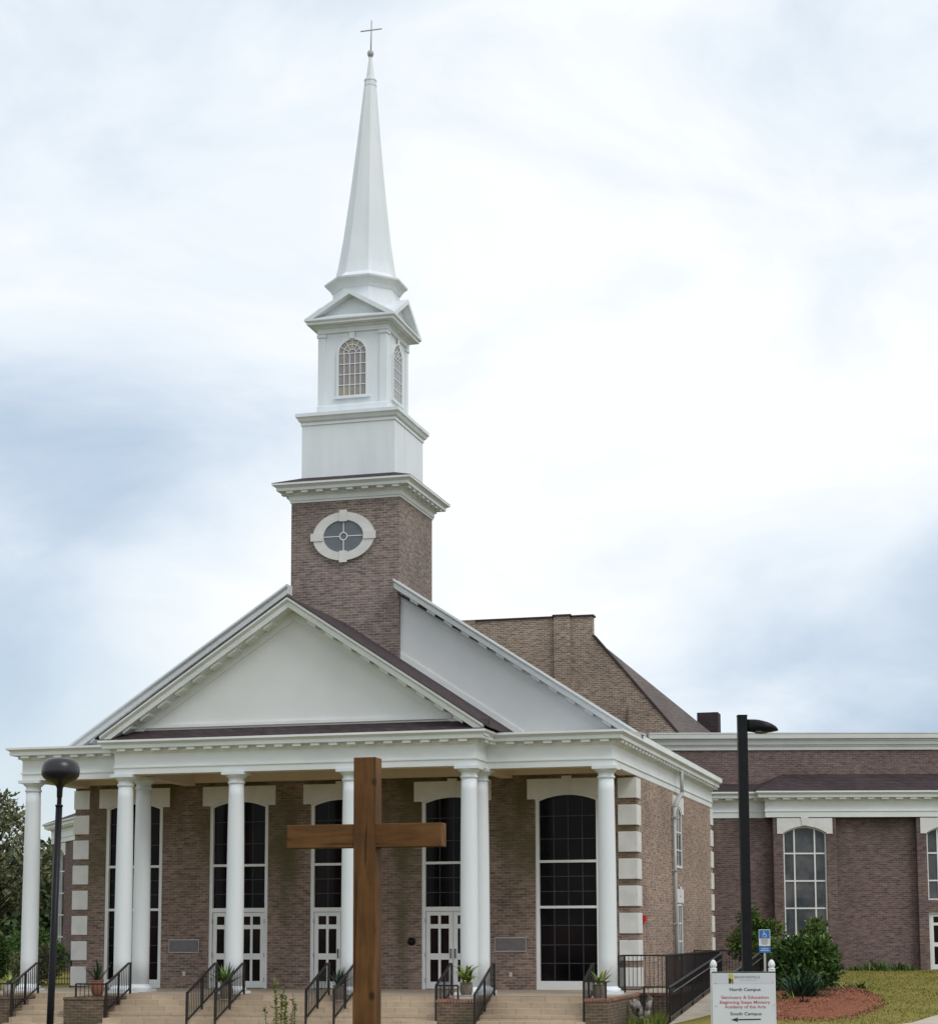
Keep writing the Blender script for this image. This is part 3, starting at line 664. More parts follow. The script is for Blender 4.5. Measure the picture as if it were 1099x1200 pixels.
for a, b2 in (((-.61, 0), (-.12, 0)), ((.12, 0), (.61, 0)), ((0, .12), (0, .475)), ((0, -.475), (0, -.12))):
    mb.box(oc+min(a[0], b2[0])-(.012 if a[0] == b2[0] else 0), oc+max(a[0], b2[0])+(.012 if a[0] == b2[0] else 0), TF-.053, TF-.036,
           oz+min(a[1], b2[1])-(.012 if a[1] == b2[1] else 0), oz+max(a[1], b2[1])+(.012 if a[1] == b2[1] else 0))
child(mb, 'muntins', M['white'], ov)

# ---- white stages of the steeple
child(MB().box(-1.425, 1.425, TCY-1.425, TCY+1.425, 14.7, 16.42), 'steeple_box', M['steeple'])
led = [(-.2, 16.36), (.03, 16.36), (.03, 16.44), (.08, 16.48), (.12, 16.56), (.16, 16.60), (.16, 16.70), (-.25, 16.82), (-.4, 16.82), (-.4, 16.36)]
child(MB().sweep(sq(1.425), led, True), 'steeple_ledge', M['steeple'])
BH = 1.04
bel = MB().box(-BH, BH, TCY-BH, TCY+BH, 16.8, 19.42)
bel.sweep(sq(BH), [(-.05, 16.801), (.055, 16.801), (.055, 17.0), (.03, 17.03), (-.05, 17.03)], True)
for sx in (-1, 1):
    for sy in (-1, 1):                                   # corner pilasters
        x0, x1 = sorted((sx*(BH+.03), sx*(BH-.20))); y0, y1 = sorted((TCY+sy*(BH+.03), TCY+sy*(BH-.20)))
        bel.box(x0, x1, y0, y1, 17.02, 19.22)
        x0, x1 = sorted((sx*(BH+.06), sx*(BH-.23))); y0, y1 = sorted((TCY+sy*(BH+.06), TCY+sy*(BH-.23)))
        bel.box(x0, x1, y0, y1, 19.10, 19.19)
belfry = child(bel, 'belfry', M['steeple'])
cor = [(-.1, 19.22), (.05, 19.22), (.05, 19.36), (.12, 19.39), (.12, 19.44), (.30, 19.45), (.30, 19.50), (.36, 19.55), (.36, 19.60), (-.1, 19.62)]
child(MB().sweep(sq(BH), cor, True), 'belfry_cornice', M['steeple'], belfry)
pd = MB(); e_ = BH+.36; zb, za = 19.60, 20.42
for ang in (0, 90, 180, 270):
    ca, sa = math.cos(R(ang)), math.sin(R(ang))
    def tr_(x, y, z): return (x*ca-y*sa, TCY+x*sa+y*ca, z)
    # tympanum set back a little, sloping roof slabs proud of it
    vs = [tr_(-e_+.1, -BH-.10, zb), tr_(e_-.1, -BH-.10, zb), tr_(0, -BH-.10, za-.06), tr_(-e_+.1, 0, zb), tr_(e_-.1, 0, zb), tr_(0, 0, za-.06)]
    pd.add(vs, [(0, 1, 2), (3, 5, 4), (0, 3, 4, 1), (1, 4, 5, 2), (2, 5, 3, 0)])
    for s in (-1, 1):
        q = [(s*e_, zb+.0), (0, za), (0, za-.14), (s*(e_-.26), zb+.0)]
        vs = [tr_(x, -e_, z) for x, z in q]+[tr_(x, -BH-.1, z) for x, z in q]
        pd.add(vs, [(0, 1, 2, 3), (7, 6, 5, 4), (0, 4, 5, 1), (1, 5, 6, 2), (2, 6, 7, 3), (3, 7, 4, 0)])
        q = [(s*e_, zb+.001), (0, za+.001), (0, za-.06), (s*(e_-.1), zb+.001)]
        vs = [tr_(x, -BH-.1, z) for x, z in q]+[tr_(x, 0, z) for x, z in q]
        pd.add(vs, [(0, 1, 2, 3), (7, 6, 5, 4), (0, 4, 5, 1), (1, 5, 6, 2), (2, 6, 7, 3), (3, 7, 4, 0)])
child(pd, 'belfry_pediment', M['steeple'], belfry)
def belfry_window(ang):
    root = empty('belfry_window', (0, TCY, 0), R(ang), church)
    yf = -BH; hw = .42; z0, zs = 17.29, 18.56
    o = arch_outline(0, hw+.07, z0-.02, zs, zs+hw+.069, 20); i = arch_outline(0, hw, z0, zs, zs+hw-.001, 20)
    fr = ring_wall(MB(), o, i, 'y', yf-.045, yf+.0)
    fr.box(-hw-.13, hw+.13, yf-.07, yf-.0, z0-.09, z0-.021)
    fr.box(-.08, .08, yf-.075, yf-.046, zs+hw+.03, zs+hw+.22)
    child(fr, 'frame', M['steeple'], root)
    child(MB().prism(i, 'y', yf-.012, yf-.003), 'pane', M['glass_belfry'], root)
    mu = MB(); ya, yb = yf-.034, yf-.013
    for k in range(1, 5):
        x = -hw+2*hw*k/5; mu.box(x-.011, x+.011, ya, yb, z0, zs)
    for k in range(1, 5): mu.box(-hw, hw, ya+.001, yb-.001, z0+(zs-z0)*k/4-.011, z0+(zs-z0)*k/4+.011)
    for r_ in (.12, .27):
        n = 16
        for k in range(n):
            a0, a1 = math.pi*k/n, math.pi*(k+1)/n
            mu.bar((r_*math.cos(a0), yf-.024, zs+r_*math.sin(a0)), (r_*math.cos(a1), yf-.024, zs+r_*math.sin(a1)), .02, .02)
    for k in range(1, 6):
        a = math.pi*k/6; mu.bar((.12*math.cos(a), yf-.024, zs+.12*math.sin(a)), (hw*math.cos(a), yf-.024, zs+hw*math.sin(a)), .018, .018)
    child(mu, 'muntins', M['steeple'], root)
for a in (0, 90, 180, 270): belfry_window(a)
# octagonal drum, spire, ball and cross
o8 = math.pi/8; k8 = 1/math.cos(o8)
cx = .07
dr = MB().lathe([(.93*k8, 19.7), (.93*k8, 20.62), (.97*k8, 20.66), (1.0*k8, 20.72), (1.06*k8, 20.80), (1.16*k8, 20.88), (1.17*k8, 20.93), (1.02*k8, 20.99), (.84*k8, 21.16)], cx, TCY, 8, False, o8)
child(dr, 'spire_drum', M['steeple'])
sp_ = MB(); prof = [(.86, 21.14), (.79, 21.5), (.66, 22.4), (.50, 23.8), (.34, 25.4), (.20, 27.0), (.17, 27.30)]
vs = []; fs = []
for r_, z in prof:
    c_ = cx+.12*(z-21.14)/7.0
    for k in range(8):
        a = 2*math.pi*k/8+o8; vs.append((c_+r_*k8*math.cos(a), TCY+r_*k8*math.sin(a), z))
for i in range(len(prof)-1):
    for k in range(8): fs.append((i*8+k, i*8+(k+1) % 8, i*8+8+(k+1) % 8, i*8+8+k))
spire = child(sp_.add(vs, fs), 'spire', M['steeple'])
cx = .18
child(MB().lathe([(.15, 27.22), (.19, 27.25), (.20, 27.30), (.185, 27.32), (.185, 27.42), (.20, 27.44), (.19, 27.50), (.13, 27.52), (.10, 27.75), (.05, 28.18), (.06, 28.22)], cx, TCY, 8, False, o8), 'spire_collar', M['steeple'], spire)
child(MB().lathe([(.01, 28.20), (.06, 28.22), (.095, 28.29), (.10, 28.33), (.095, 28.37), (.06, 28.43), (.01, 28.45)], cx, TCY, 16), 'spire_ball', M['gutter'], spire)
cr = MB().tube((cx+.01, TCY, 28.4), (cx+.03, TCY, 29.40), .020); cr.tube((cx-.32, TCY, 29.09), (cx+.36, TCY, 29.09), .020)
child(cr, 'spire_cross', M['gutter'], spire)

# ================================================================== things fixed to the porch walls
def plaque(x0, x1, z0, z1, label):
    o = MB().box(x0, x1, FW-.03, FW-.001, z0, z1).build('wall_plaque', M['bronze'], bevel=.006)
    tag(o, label, 'plaque', 'plaques on the porch wall')
    t = MB()
    for s in (-1, 1):
        t.box((x0+x1)/2+s*(x1-x0)/2-.008, (x0+x1)/2+s*(x1-x0)/2+.008, FW-.036, FW-.031, z0-.012, z1+.012)
        t.box(x0+.013, x1-.013, FW-.036, FW-.031, (z0+z1)/2+s*(z1-z0)/2-.012, (z0+z1)/2+s*(z1-z0)/2+.012)
    t.build('border', M['gutter'], o)
plaque(-5.31, -4.38, 1.02, 1.38, 'grey rectangular plaque on brick between left window and first door')
plaque(4.40, 5.28, 1.05, 1.42, 'grey rectangular plaque on brick beside the right porch window')
for x, l in ((-4.84, 'small pale outlet cover on brick below the left plaque'), (4.84, 'small pale outlet cover on brick below the right plaque')):
    o = MB().box(x-.045, x+.045, FW-.02, FW-.001, .35, .48).build('outlet_cover', M['cap'], bevel=.006); tag(o, l, 'outlet cover', 'outlet covers on the porch wall')
o = MB().lathe([(.11, 0), (.11, .05), (.07, .07), (.06, .12), (.02, .125)], n=20).build('wall_valve', M['black']); o.location = (2.0, FW-.001, 1.32); o.rotation_euler = (R(90), 0, 0)
tag(o, 'small round dark pipe connection on brick left of the rightmost door', 'pipe connection')
o = MB().box(8.381, 8.46, 4.85, 5.18, 1.84, 2.02).build('alarm_box', M['red'], bevel=.01); tag(o, 'small red alarm box on the right side wall beside the corner quoins', 'alarm box')

# ================================================================== SANCTUARY behind the church
hall = empty('sanctuary_hall', (0, 0, 0))
tag(hall, 'large brick sanctuary hall behind the church with steep gable and low parapet wing', 'hall')
# steep gable
gy_ = 24.5
gw = MB().prism([(-6.55, 5.0), (6.55, 5.0), (6.55, 8.75), (3.08, 12.93), (3.08, 13.70), (-3.08, 13.70), (-3.08, 12.93), (-6.55, 8.75)], 'y', gy_, gy_+.4)
for s in (-1, 1):
    x0, x1 = sorted((s*1.60, s*2.22)); gw.box(x0, x1, gy_-.16, gy_-.001, 5, 13.74)
    x0, x1 = sorted((s*4.49, s*5.15)); gw.box(x0, x1, gy_-.16, gy_-.001, 5, 10.16)
child(gw, 'gable_wall', M['brick_gable'], hall)
cp = MB().box(-3.14, 3.14, gy_-.05, gy_+.45, 13.701, 13.77); cp.box(1.54, 2.28, gy_-.20, gy_-.051, 13.741, 13.80)
for s in (-1, 1):
    cp.prism([(s*3.085, 12.94), (s*6.6, 8.70), (s*6.66, 8.75), (s*3.145, 12.99)], 'y', gy_-.05, gy_+.45)
child(cp, 'gable_coping', M['shingle'], hall)
rf = MB()
for s in (-1, 1):
    vs = [(s*3.06, gy_+.3, 12.90), (s*6.5, gy_+.3, 8.75), (s*7.35, gy_+3.8, 9.2), (s*2.55, gy_+3.8, 13.30)]
    rf.add(vs+[(x, y, z-.25) for x, y, z in vs], [(0, 1, 2, 3), (7, 6, 5, 4), (0, 4, 5, 1), (1, 5, 6, 2), (2, 6, 7, 3), (3, 7, 4, 0)])
rf.add([(-3.06, gy_+.3, 12.89), (3.06, gy_+.3, 12.89), (2.55, gy_+3.8, 13.29), (-2.55, gy_+3.8, 13.29)], [(0, 1, 2, 3)])
child(rf, 'gable_roof', M['shingle_grey'], hall)
WO = (8.14, 23.08, .12)                # right wing: local x along the wall, local y into the building
wing = dict(loc=WO, rz=YAW)
WL = 13.0
ww = MB().box(-1.2, 1.9, .45, .9, -.4, 6.2)
wz = 5.6
def wing_bay(c, half, door):
    hw = .80
    ww.box(c-half, c-hw, 0, .5, -.4, wz+.02); ww.box(c+hw, c+half, 0, .5, -.4, wz+.02)
    ww.box(c-hw, c+hw, .012, .5, 5.25, wz+.02)
    if door: ww.box(c-hw, c+hw, .011, .5, 2.12, 2.55)
    # brick reveals proud at the jambs
bays = [(3.06, 1.16, False), (8.34, 1.16, True)]
for b_ in bays: wing_bay(*b_)
ww.box(4.2201, 7.1799, .30, .8, -.4, wz+.019); ww.box(9.5001, WL, .30, .8, -.4, wz+.019)
ww.box(1.2, WL, .51, .9, -.4, 6.19)
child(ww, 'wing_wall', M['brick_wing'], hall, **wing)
went = [(0, 5.60), (0, 5.80), (.03, 5.81), (.03, 5.85), (0, 5.86), (0, 6.20), (.06, 6.26), (.06, 6.31), (.28, 6.315), (.29, 6.40), (.265, 6.41), (.33, 6.47), (.37, 6.49), (.37, 6.55), (-.2, 6.55), (-.2, 5.60)]
wp = [(-1.5, .42), (1.62, .42), (1.62, -.05), (WL, -.05)]
mb = MB().sweep(wp, went); modillions(mb, wp, .52, .062, .24, 6.245, 6.313, .26)
child(mb, 'wing_cornice', M['trim'], hall, **wing)
wr = MB()
wr.add([(1.28, -.40, 6.56), (WL, -.40, 6.56), (WL, 1.5, 7.32), (2.55, 1.5, 7.32), (1.28, 1.5, 6.8)], [(0, 1, 2, 3), (0, 3, 4)])
wr.add([(-1.6, .05, 6.56), (1.29, .05, 6.56), (1.75, 1.5, 6.95), (-1.6, 1.5, 6.95)], [(0, 1, 2, 3)])
child(wr, 'wing_roof', M['shingle'], hall, **wing)
pw = MB().box(-2.5, WL+1, 1.45, 2.0, 5, 8.62); child(pw, 'parapet_wall', M['brick_para'], hall, **wing)
pc = [(0, 8.22), (.06, 8.22), (.07, 8.34), (.10, 8.36), (.10, 8.40), (.16, 8.42), (.18, 8.55), (.22, 8.57), (.22, 8.60), (.32, 8.64), (.34, 8.80), (.36, 8.82), (.36, 8.86), (-.4, 8.90), (-.4, 8.22)]
child(MB().sweep([(-2.5, 1.45), (WL+1, 1.45)], pc), 'parapet_cornice', M['trim'], hall, **wing)
def wing_window(c, z0, hall_=hall, wg=wing):
    root = empty('window', wg['loc'], wg['rz'], hall_); hw = .80; zs, zc = 5.02, 5.27
    o = arch_outline(c, hw, z0-.06, zs, zc); i = arch_outline(c, hw-.06, z0, zs-.02, zc-.06)
    child(ring_wall(MB(), o, i, 'y', .10, .18), 'frame', M['white'], root)
    child(MB().prism(i, 'y', .15, .158), 'pane', M['glass_wing'], root)
    mu = MB(); zt = lambda x: arch_z(x-c, hw-.06, zs-.02, zc-.06)
    grid_bars(mu, [c-.38, c+.37], [q for q in (1.25, 2.26, 3.26, 4.27) if q > z0], c-hw+.06, c+hw-.06, z0, zt, .11, .149, .055)
    child(mu, 'mullions', M['white'], root)
    n = 12; mb = MB(); oh = 1.02; zb, zt2 = 4.99, 5.565
    cols = [(c-oh, zb), (c-hw, zb)]+[(c-hw+2*hw*k/n, arch_z(-hw+2*hw*k/n, hw, zs, zc)) for k in range(n+1)]+[(c+hw, zb), (c+oh, zb)]
    for a, b2 in zip(cols[:-1], cols[1:]):
        if b2[0]-a[0] > 1e-6: mb.prism([a, b2, (b2[0], zt2), (a[0], zt2)], 'y', -.035, .10)
    mb.prism([(c-.10, zc+.03), (c+.10, zc+.03), (c+.14, 5.60), (c-.14, 5.60)], 'y', -.06, -.037)
    child(mb, 'lintel', M['stone'], root)
wing_window(3.06, .55); wing_window(8.34, 2.60)
dr_ = empty('wing_door', WO, YAW, hall); c = 8.34
mb = MB()
for a, b2 in ((c-.80, c-.72), (c+.72, c+.80), (c-.04, c+.04)): mb.box(a, b2, .12, .20, 0, 2.12)
mb.box(c-.72, c-.04, .121, .199, 2.03, 2.119); mb.box(c+.04, c+.72, .121, .199, 2.03, 2.119)
child(mb, 'frame', M['white'], dr_)
for x0, x1 in ((c-.71, c-.05), (c+.05, c+.71)):
    lf = MB()
    cc = [(x0, x0+.10), ((x0+x1)/2-.03, (x0+x1)/2+.03), (x1-.10, x1)]
    for a, b2 in cc: lf.box(a, b2, .14, .18, .02, 2.02)
    for q0, q1 in ((.02, .20), (.85, 1.0), (1.62, 1.72), (1.94, 2.02)):
        lf.box(cc[0][1], cc[1][0], .142, .178, q0, q1); lf.box(cc[1][1], cc[2][0], .142, .178, q0, q1)
    child(lf, 'door_leaf', M['white'], dr_)
    child(MB().box(x0+.08, x1-.08, .157, .163, .15, 1.96), 'door_glass', M['glass_door'], dr_)
# small box on the roof beyond the gable
child(MB().box(6.53, 7.36, 28.35, 29.2, 8.4, 10.24), 'roof_box', M['shingle'], hall)
# wing to the left, turned further back
LO = (-22.2, 31.3, .12); LR = R(-51)
lw = dict(loc=LO, rz=LR)
l_ = MB().box(-2.0, 6.0, 0, .5, -.5, 6.2); l_.box(-4.8, -3.6, 0, .5, -.5, 6.19); l_.box(-3.6, -2.0, .012, .5, 5.25, 6.18); l_.box(-3.6, -2.0, .011, .5, -.5, .55)
l_.box(-4.79, 5.99, .51, .9, -.5, 6.17)
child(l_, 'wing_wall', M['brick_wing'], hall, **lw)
mb = MB().sweep([(-4.9, 3.5), (-4.9, -.05), (6.0, -.05)], went); modillions(mb, [(-4.9, 3.5), (-4.9, -.05), (6.0, -.05)], .52, .062, .24, 6.245, 6.313, .26)
child(mb, 'wing_cornice', M['trim'], hall, **lw)
child(MB().add([(-5.25, -.4, 6.56), (6.0, -.4, 6.56), (6.0, 1.6, 7.35), (-3.4, 1.6, 7.35), (-3.4, 6, 7.35), (-5.25, 6, 6.56)], [(0, 1, 2, 3), (0, 3, 4, 5)]), 'wing_roof', M['shingle'], hall, **lw)
child(MB().box(-1.4, 6.0, 1.55, 2.1, 5, 8.7), 'parapet_wall', M['brick_para'], hall, **lw)
child(MB().sweep([(-1.4, 3.5), (-1.4, 1.55), (6.0, 1.55)], pc), 'parapet_cornice', M['trim'], hall, **lw)
wing_window(-2.8, .55, hall, lw)

# ================================================================== cheek walls, walkway and ramp
def zstep(y): return 0.0 if y > Y0 else -(Y0-y)*RISE/RUN
CW = 'brick cheek walls between the stairs'
def cheek(x0, x1, y0, label, zt=-.045, name='cheek_wall'):
    o = MB().box(x0, x1, y0, Y0+.25, -1.25, zt-.075).build(name, M['brick_moss'])
    tag(o, label, 'brick wall', CW)
    MB().box(x0-.015, x1+.015, y0-.02, Y0+.24, zt-.0745, zt).build('wall_cap', M['redcap'] if x0 > 0 else M['brick_moss'], o, bevel=.01)
    return o
cheek(-9.5, -6.97, -2.0, 'low mossy brick wall at the far left end of the church steps')
cheek(-5.45, -4.33, -2.05, 'low dark brick wall with terracotta pot between two flights at left')
cheek(4.52, 5.52, -2.05, 'low brick wall with a pot on pale slab right of the wooden cross')
o = MB().prism([(8.18, -1.95), (8.74, -1.95), (8.74, 2.40), (9.46, 2.40), (9.46, 13.9), (8.64, 13.9), (8.64, -.3), (8.18, -.3)], 'z', -1.3, -.075).build('retaining_wall', M['brick_moss'])
tag(o, 'brick retaining wall with red brick edge at the right end of the porch', 'brick wall', CW)
MB().prism([(8.165, -1.97), (8.76, -1.97), (8.76, 2.38), (9.48, 2.38), (9.48, 2.70), (8.60, 2.70), (8.60, -.3), (8.165, -.3)], 'z', -.0745, -.01).build('wall_cap', M['redcap'], o)
o = MB().prism([(8.405, 2.72), (9.45, 2.72), (9.45, 12.4), (10.9, 12.4), (10.9, 13.9), (8.405, 13.9)], 'z', -.9, -.004).build('walkway', M['concrete']); struct(o)
o = MB().prism([(2.3, -.80), (12.39, -.045), (12.39, -1.1), (-1.5, -1.4), (-1.5, -.92)], 'x', 9.49, 10.68).build('ramp', M['concrete']); struct(o)

# ================================================================== railings
def picket_rail(name, pts, h, label, cat='railing', group=None, gap=.11, mat='rail', rail_mat=None, low=.10, posts=None, grip=False, rails_w=.045):
    """pts: floor points along the line"""
    root = empty(name, pts[0]); tag(root, label, cat, group)
    o0 = Vector(pts[0]); P = [Vector(p)-o0 for p in pts]
    tr = MB(); br = MB(); pk = MB(); Z = Vector((0, 0, 1))
    for a, b in zip(P[:-1], P[1:]):
        d = (b-a).normalized()
        tr.bar(a+Z*h-d*.02, b+Z*h+d*.02, rails_w, .04); br.bar(a+Z*low, b+Z*low, .03, .03)
        if grip:
            s = d.cross(Z).normalized()*.09
            tr.tube(a+Z*(h-.13)+s, b+Z*(h-.13)+s, .02)
        n = max(2, int((b-a).length/gap))
        for k in range(1, n):
            c = a+(b-a)*k/n; pk.bar(c+Z*low, c+Z*(h-.02), .014, .014)
    tr.build('top_rail', M[rail_mat or mat], root); br.build('bottom_rail', M[rail_mat or mat], root); pk.build('pickets', M[mat], root)
    ps = list(P) if posts is None else [P[0]+(P[-1]-P[0])*t for t in posts]
    for p in ps: MB().box(p.x-.022, p.x+.022, p.y-.022, p.y+.022, p.z-.02, p.z+h-.005).build('post', M[mat], root)
    return root
HG = 'stair handrails on the church steps'
def stair_rail(x, yb, label, guard=None):
    yt = -.60; h = .80
    root = empty('stair_railing', (x, yt, 0)); tag(root, label, 'railing', HG)
    zb = zstep(yb)+.03; zt = zstep(yt)
    top = [Vector((0, .0, h)), Vector((0, -.12, h)), Vector((0, yb-yt+.08, zb+h+.02)), Vector((0, yb-yt, zb+h))]
    t = MB()
    for a, b in zip(top[:-1], top[1:]): t.bar(a, b, .05, .042)
    t.build('top_rail', M['rail'], root)
    t = MB(); lo = .09; t.bar((0, 0, lo+.06), (0, yb-yt, zb+lo+.02), .035, .035); t.build('bottom_rail', M['rail'], root)
    pk = MB(); n = int((yt-yb)/.105)
    for k in range(1, n):
        f = k/n; y = (yb-yt)*f
        pk.box(-.007, .007, y-.007, y+.007, lo+(zb-zt)*f+.06*(1-f), h+(zb-zt)*f-.01)
    pk.build('pickets', M['rail'], root)
    for f in (0, .5, 1):
        y = (yb-yt)*f; MB().box(-.023, .023, y-.023, y+.023, zstep(yt+y)-.01, h+zb*f-.01).build('post', M['rail'], root)
    if guard:                                    # small level guard over the end of the cheek wall
        w = guard-x; z1 = zb+h-.01; z0 = -.04
        g = MB(); y = yb-yt-.0
        g.bar((0, y-.03, z1), (w, y-.03, z1), .035, .04)
        g.box(w-.02, w+.02, y-.05, y-.012, z0, z1); g.box(-.02, .02, y-.06, y-.024, -.9, z1)
        m = int(abs(w)/.11)
        for k in range(1, m): g.box(w*k/m-.007, w*k/m+.007, y-.037, y-.023, z0+.0, z1)
        g.build('end_guard', M['rail'], root)
    return root
stair_rail(-6.95, -2.0, 'black handrail at the left end column with a level guard running left', -9.3)
stair_rail(-4.28, -2.0, 'black handrail right of the terracotta pot, ending in a small box guard', -5.12)
stair_rail(-1.84, -2.5, 'black handrail left of the potted plant before the first door', None)
stair_rail(-1.08, -2.5, 'black handrail right of the potted plant before the first door', None)
stair_rail(1.24, -2.3, 'black handrail just left of the pot beside the wooden cross', None)
stair_rail(1.97, -2.3, 'black handrail partly behind the upright of the wooden cross', None)
stair_rail(4.50, -2.0, 'black handrail left of the grey pot on its pale slab', 5.06)
stair_rail(5.60, -2.5, 'black handrail right of the grey pot on its pale slab', None)
stair_rail(8.12, -1.75, 'black handrail before the rightmost white column with a box guard', 8.66)
picket_rail('porch_railing', [(8.32, 1.3, 0), (8.32, 2.5, 0), (9.42, 2.5, 0)], .96, 'black picket railing across the right end of the porch before the quoins', low=.14)
picket_rail('walkway_railing', [(9.42, 2.56, 0), (9.42, 12.4, 0)], .96, 'long black picket railing along the walkway beside the right side wall', posts=[.25, .5, .75, 1])
picket_rail('ramp_railing', [(9.50, 2.46, -.74), (9.50, 12.4, 0.0)], .88, 'black ramp railing with grey sloping rails, nearest the church wall', group='ramp railings', rail_mat='handrail', posts=[0, .2, .4, .6, .8, 1], grip=True)
picket_rail('ramp_railing', [(10.66, 2.46, -.74), (10.66, 12.4, 0.0)], .88, 'black ramp railing with grey sloping rails behind the direction sign', group='ramp railings', rail_mat='handrail', posts=[0, .2, .4, .6, .8, 1], grip=True)
picket_rail('landing_railing', [(8.45, 13.85, 0), (10.86, 13.85, 0), (10.86, 12.45, 0)], .95, 'black picket railing round the landing at the top of the ramp', gap=.10)
picket_rail('bed_railing', [(8.86, 2.30, -.80), (9.46, 2.30, -.80)], .95, 'short low black railing at the foot of the ramp beside the stump')
picket_rail('porch_railing', [(-9.9, 4.3, 0), (-8.50, 4.3, 0)], .95, 'black picket railing at the left end of the porch behind the lamp post', gap=.09)

# ================================================================== plants
def leaf_mesh(name, quads, mat, parent=None, loc=None):
    """quads: list of (4 points, tone)"""
    vs = []; fs = []; tn = []
    for q, t in quads:
        o = len(vs); vs += [tuple(p) for p in q]; fs.append(tuple(range(o, o+len(q)))); tn.append(t)
    me = bpy.data.meshes.new(name); me.from_pydata(vs, [], fs); me.materials.append(mat)
    a = me.attributes.new('tone', 'FLOAT', 'FACE'); a.data.foreach_set('value', tn)
    o = bpy.data.objects.new(name, me); COL.objects.link(o)
    if parent: o.parent = parent
    if loc: o.location = loc
    return o
def rv(rd): 
    while True:
        v = Vector((rd.uniform(-1, 1), rd.uniform(-1, 1), rd.uniform(-1, 1)))
        if .05 < v.length < 1: return v.normalized()
def leaf(q, p, d, n, L, w, t):
    """leaf from p along d, facing n"""
    s = d.cross(n)
    if s.length < 1e-4: s = d.orthogonal()
    s.normalize(); c = p+d*L*.5
    q.append(((p, c+s*w*.5, p+d*L, c-s*w*.5), t))
def cloud(clumps, per, L, w, rd, upbias=.3, fill=.45):
    q = []
    for c, r, sq in clumps:
        ct = rd.uniform(-.22, .22); cnt = int(per*r*r)
        for _ in range(cnt):
            v = rv(rd); k = (rd.random()**fill)*rd.uniform(.82, 1.12); p = Vector(c)+Vector((v.x*r*k, v.y*r*k, v.z*r*k*sq))
            d = (v+rv(rd)*.9+Vector((0, 0, upbias))).normalized(); s = rd.uniform(.65, 1.3)
            leaf(q, p, d, rv(rd), L*s, w*s, min(1, max(0, .42+ct+rd.gauss(0, .2))))
    return q
def shrub(name, x, y, z, w, h, label, mat, seed, group=None, leafsize=.11, per=2600, n=12, cat='shrub', shape=1.0):
    rd = random.Random(seed); root = empty(name, (x, y, z)); tag(root, label, cat, group)
    cl = []
    for k in range(n):
        a = rd.uniform(0, 6.28); t = rd.random(); f = math.sqrt(rd.random())
        zz = h*(.22+.66*t); rr = w/2*f*(1-.55*abs(t-.35)**1.2*shape)
        cl.append(((rr*.72*math.cos(a), rr*.72*math.sin(a), zz), rd.uniform(.20, .34)*w*.75, .9))
    leaf_mesh('foliage', cloud(cl, per, leafsize, leafsize*.5, rd), M[mat], root)
    st = MB()
    for c, r, s_ in cl: st.tube((c[0]*.12, c[1]*.12, -.1), (c[0]*.8, c[1]*.8, c[2]), .022, .008, 6)
    st.build('stems', M['bark'], root)
    return root
shrub('shrub', 12.27, 10.5, -.40, 2.45, 1.5, 'large rounded dark green shrub in the mulch bed right of the sign', 'leaf', 3, None, .17, 1500, 26)
shrub('shrub', 12.38, 12.6, -.25, 1.15, 2.3, 'lighter green upright shrub rising behind the big rounded shrub', 'leaf_mid', 5, None, .13, 2600, 12)
shrub('shrub', 10.35, 14.7, -.05, 1.8, 2.5, 'yellowish green bush behind the black lamp pole at right', 'leaf_mid', 7, None, .13, 3000, 18)
shrub('shrub', -17.5, 18.9, -.1, 2.6, 1.75, 'rounded green bush beyond the railing at the left end of the porch', 'leaf', 9, 'bushes left of the church', .14, 1600, 14)
shrub('shrub', -15.4, 19.6, -.1, 2.0, 1.35, 'lower green bush against the far left wing behind the lamp pole', 'leaf', 10, 'bushes left of the church', .14, 1700, 12)
shrub('shrub', -13.3, 11.0, -.15, 2.2, 1.2, 'brownish low bush seen through the left porch railing', 'leaf_olive', 12, 'bushes left of the church', .12, 1700, 12)
shrub('shrub', -12.2, 5.9, -.15, 2.1, 1.75, 'bright green bush at the left edge beside the end column', 'leaf', 13, 'bushes left of the church', .13, 2000, 14)
shrub('shrub', -10.9, 3.2, -.15, 1.2, .85, 'small pale leaved bush at the left edge beside the steps', 'leaf_yellow', 14, 'bushes left of the church', .12, 2400, 9)
def rosette(name, x, y, z, n, L, w, label, mat, seed, group=None, el=(20, 80), cat='plant', droop=.5, spread=.1):
    rd = random.Random(seed); q = blades(rd, n, L, w, el, droop, spread)
    o = leaf_mesh(name, q, M[mat], None, (x, y, z)); tag(o, label, cat, group); return o
def blades(rd, n, L, w, el, droop, spread, z0=0):
    q = []
    for _ in range(n):
        az = rd.uniform(0, 6.283); e = R(rd.uniform(*el)); l = L*rd.uniform(.65, 1.1)
        p = Vector((rd.gauss(0, spread), rd.gauss(0, spread), z0)); h = Vector((math.cos(az), math.sin(az), 0)); s = Vector((-h.y, h.x, 0))
        t = min(1, max(0, rd.gauss(.5, .24))); seg = 5; pr_0 = p; wd0 = w*.6
        for k in range(seg):
            ee = e-droop*(k/seg)*1.6; p1 = pr_0+(h*math.cos(ee)+Vector((0, 0, 1))*math.sin(ee))*l/seg
            wd1 = w*(1.0, .95, .8, .5, .06)[k]
            q.append(((pr_0-s*wd0/2, pr_0+s*wd0/2, p1+s*wd1/2, p1-s*wd1/2), min(1, max(0, t+rd.uniform(-.08, .08)))))
            pr_0 = p1; wd0 = wd1
    return q
rosette('spiky_plant', 12.5, 7.1, -.44, 320, 1.15, .05, 'blue green spiky plant in front of the big rounded shrub', 'leaf_blue', 21, None, (15, 85), 'spiky plant', .45, .16)
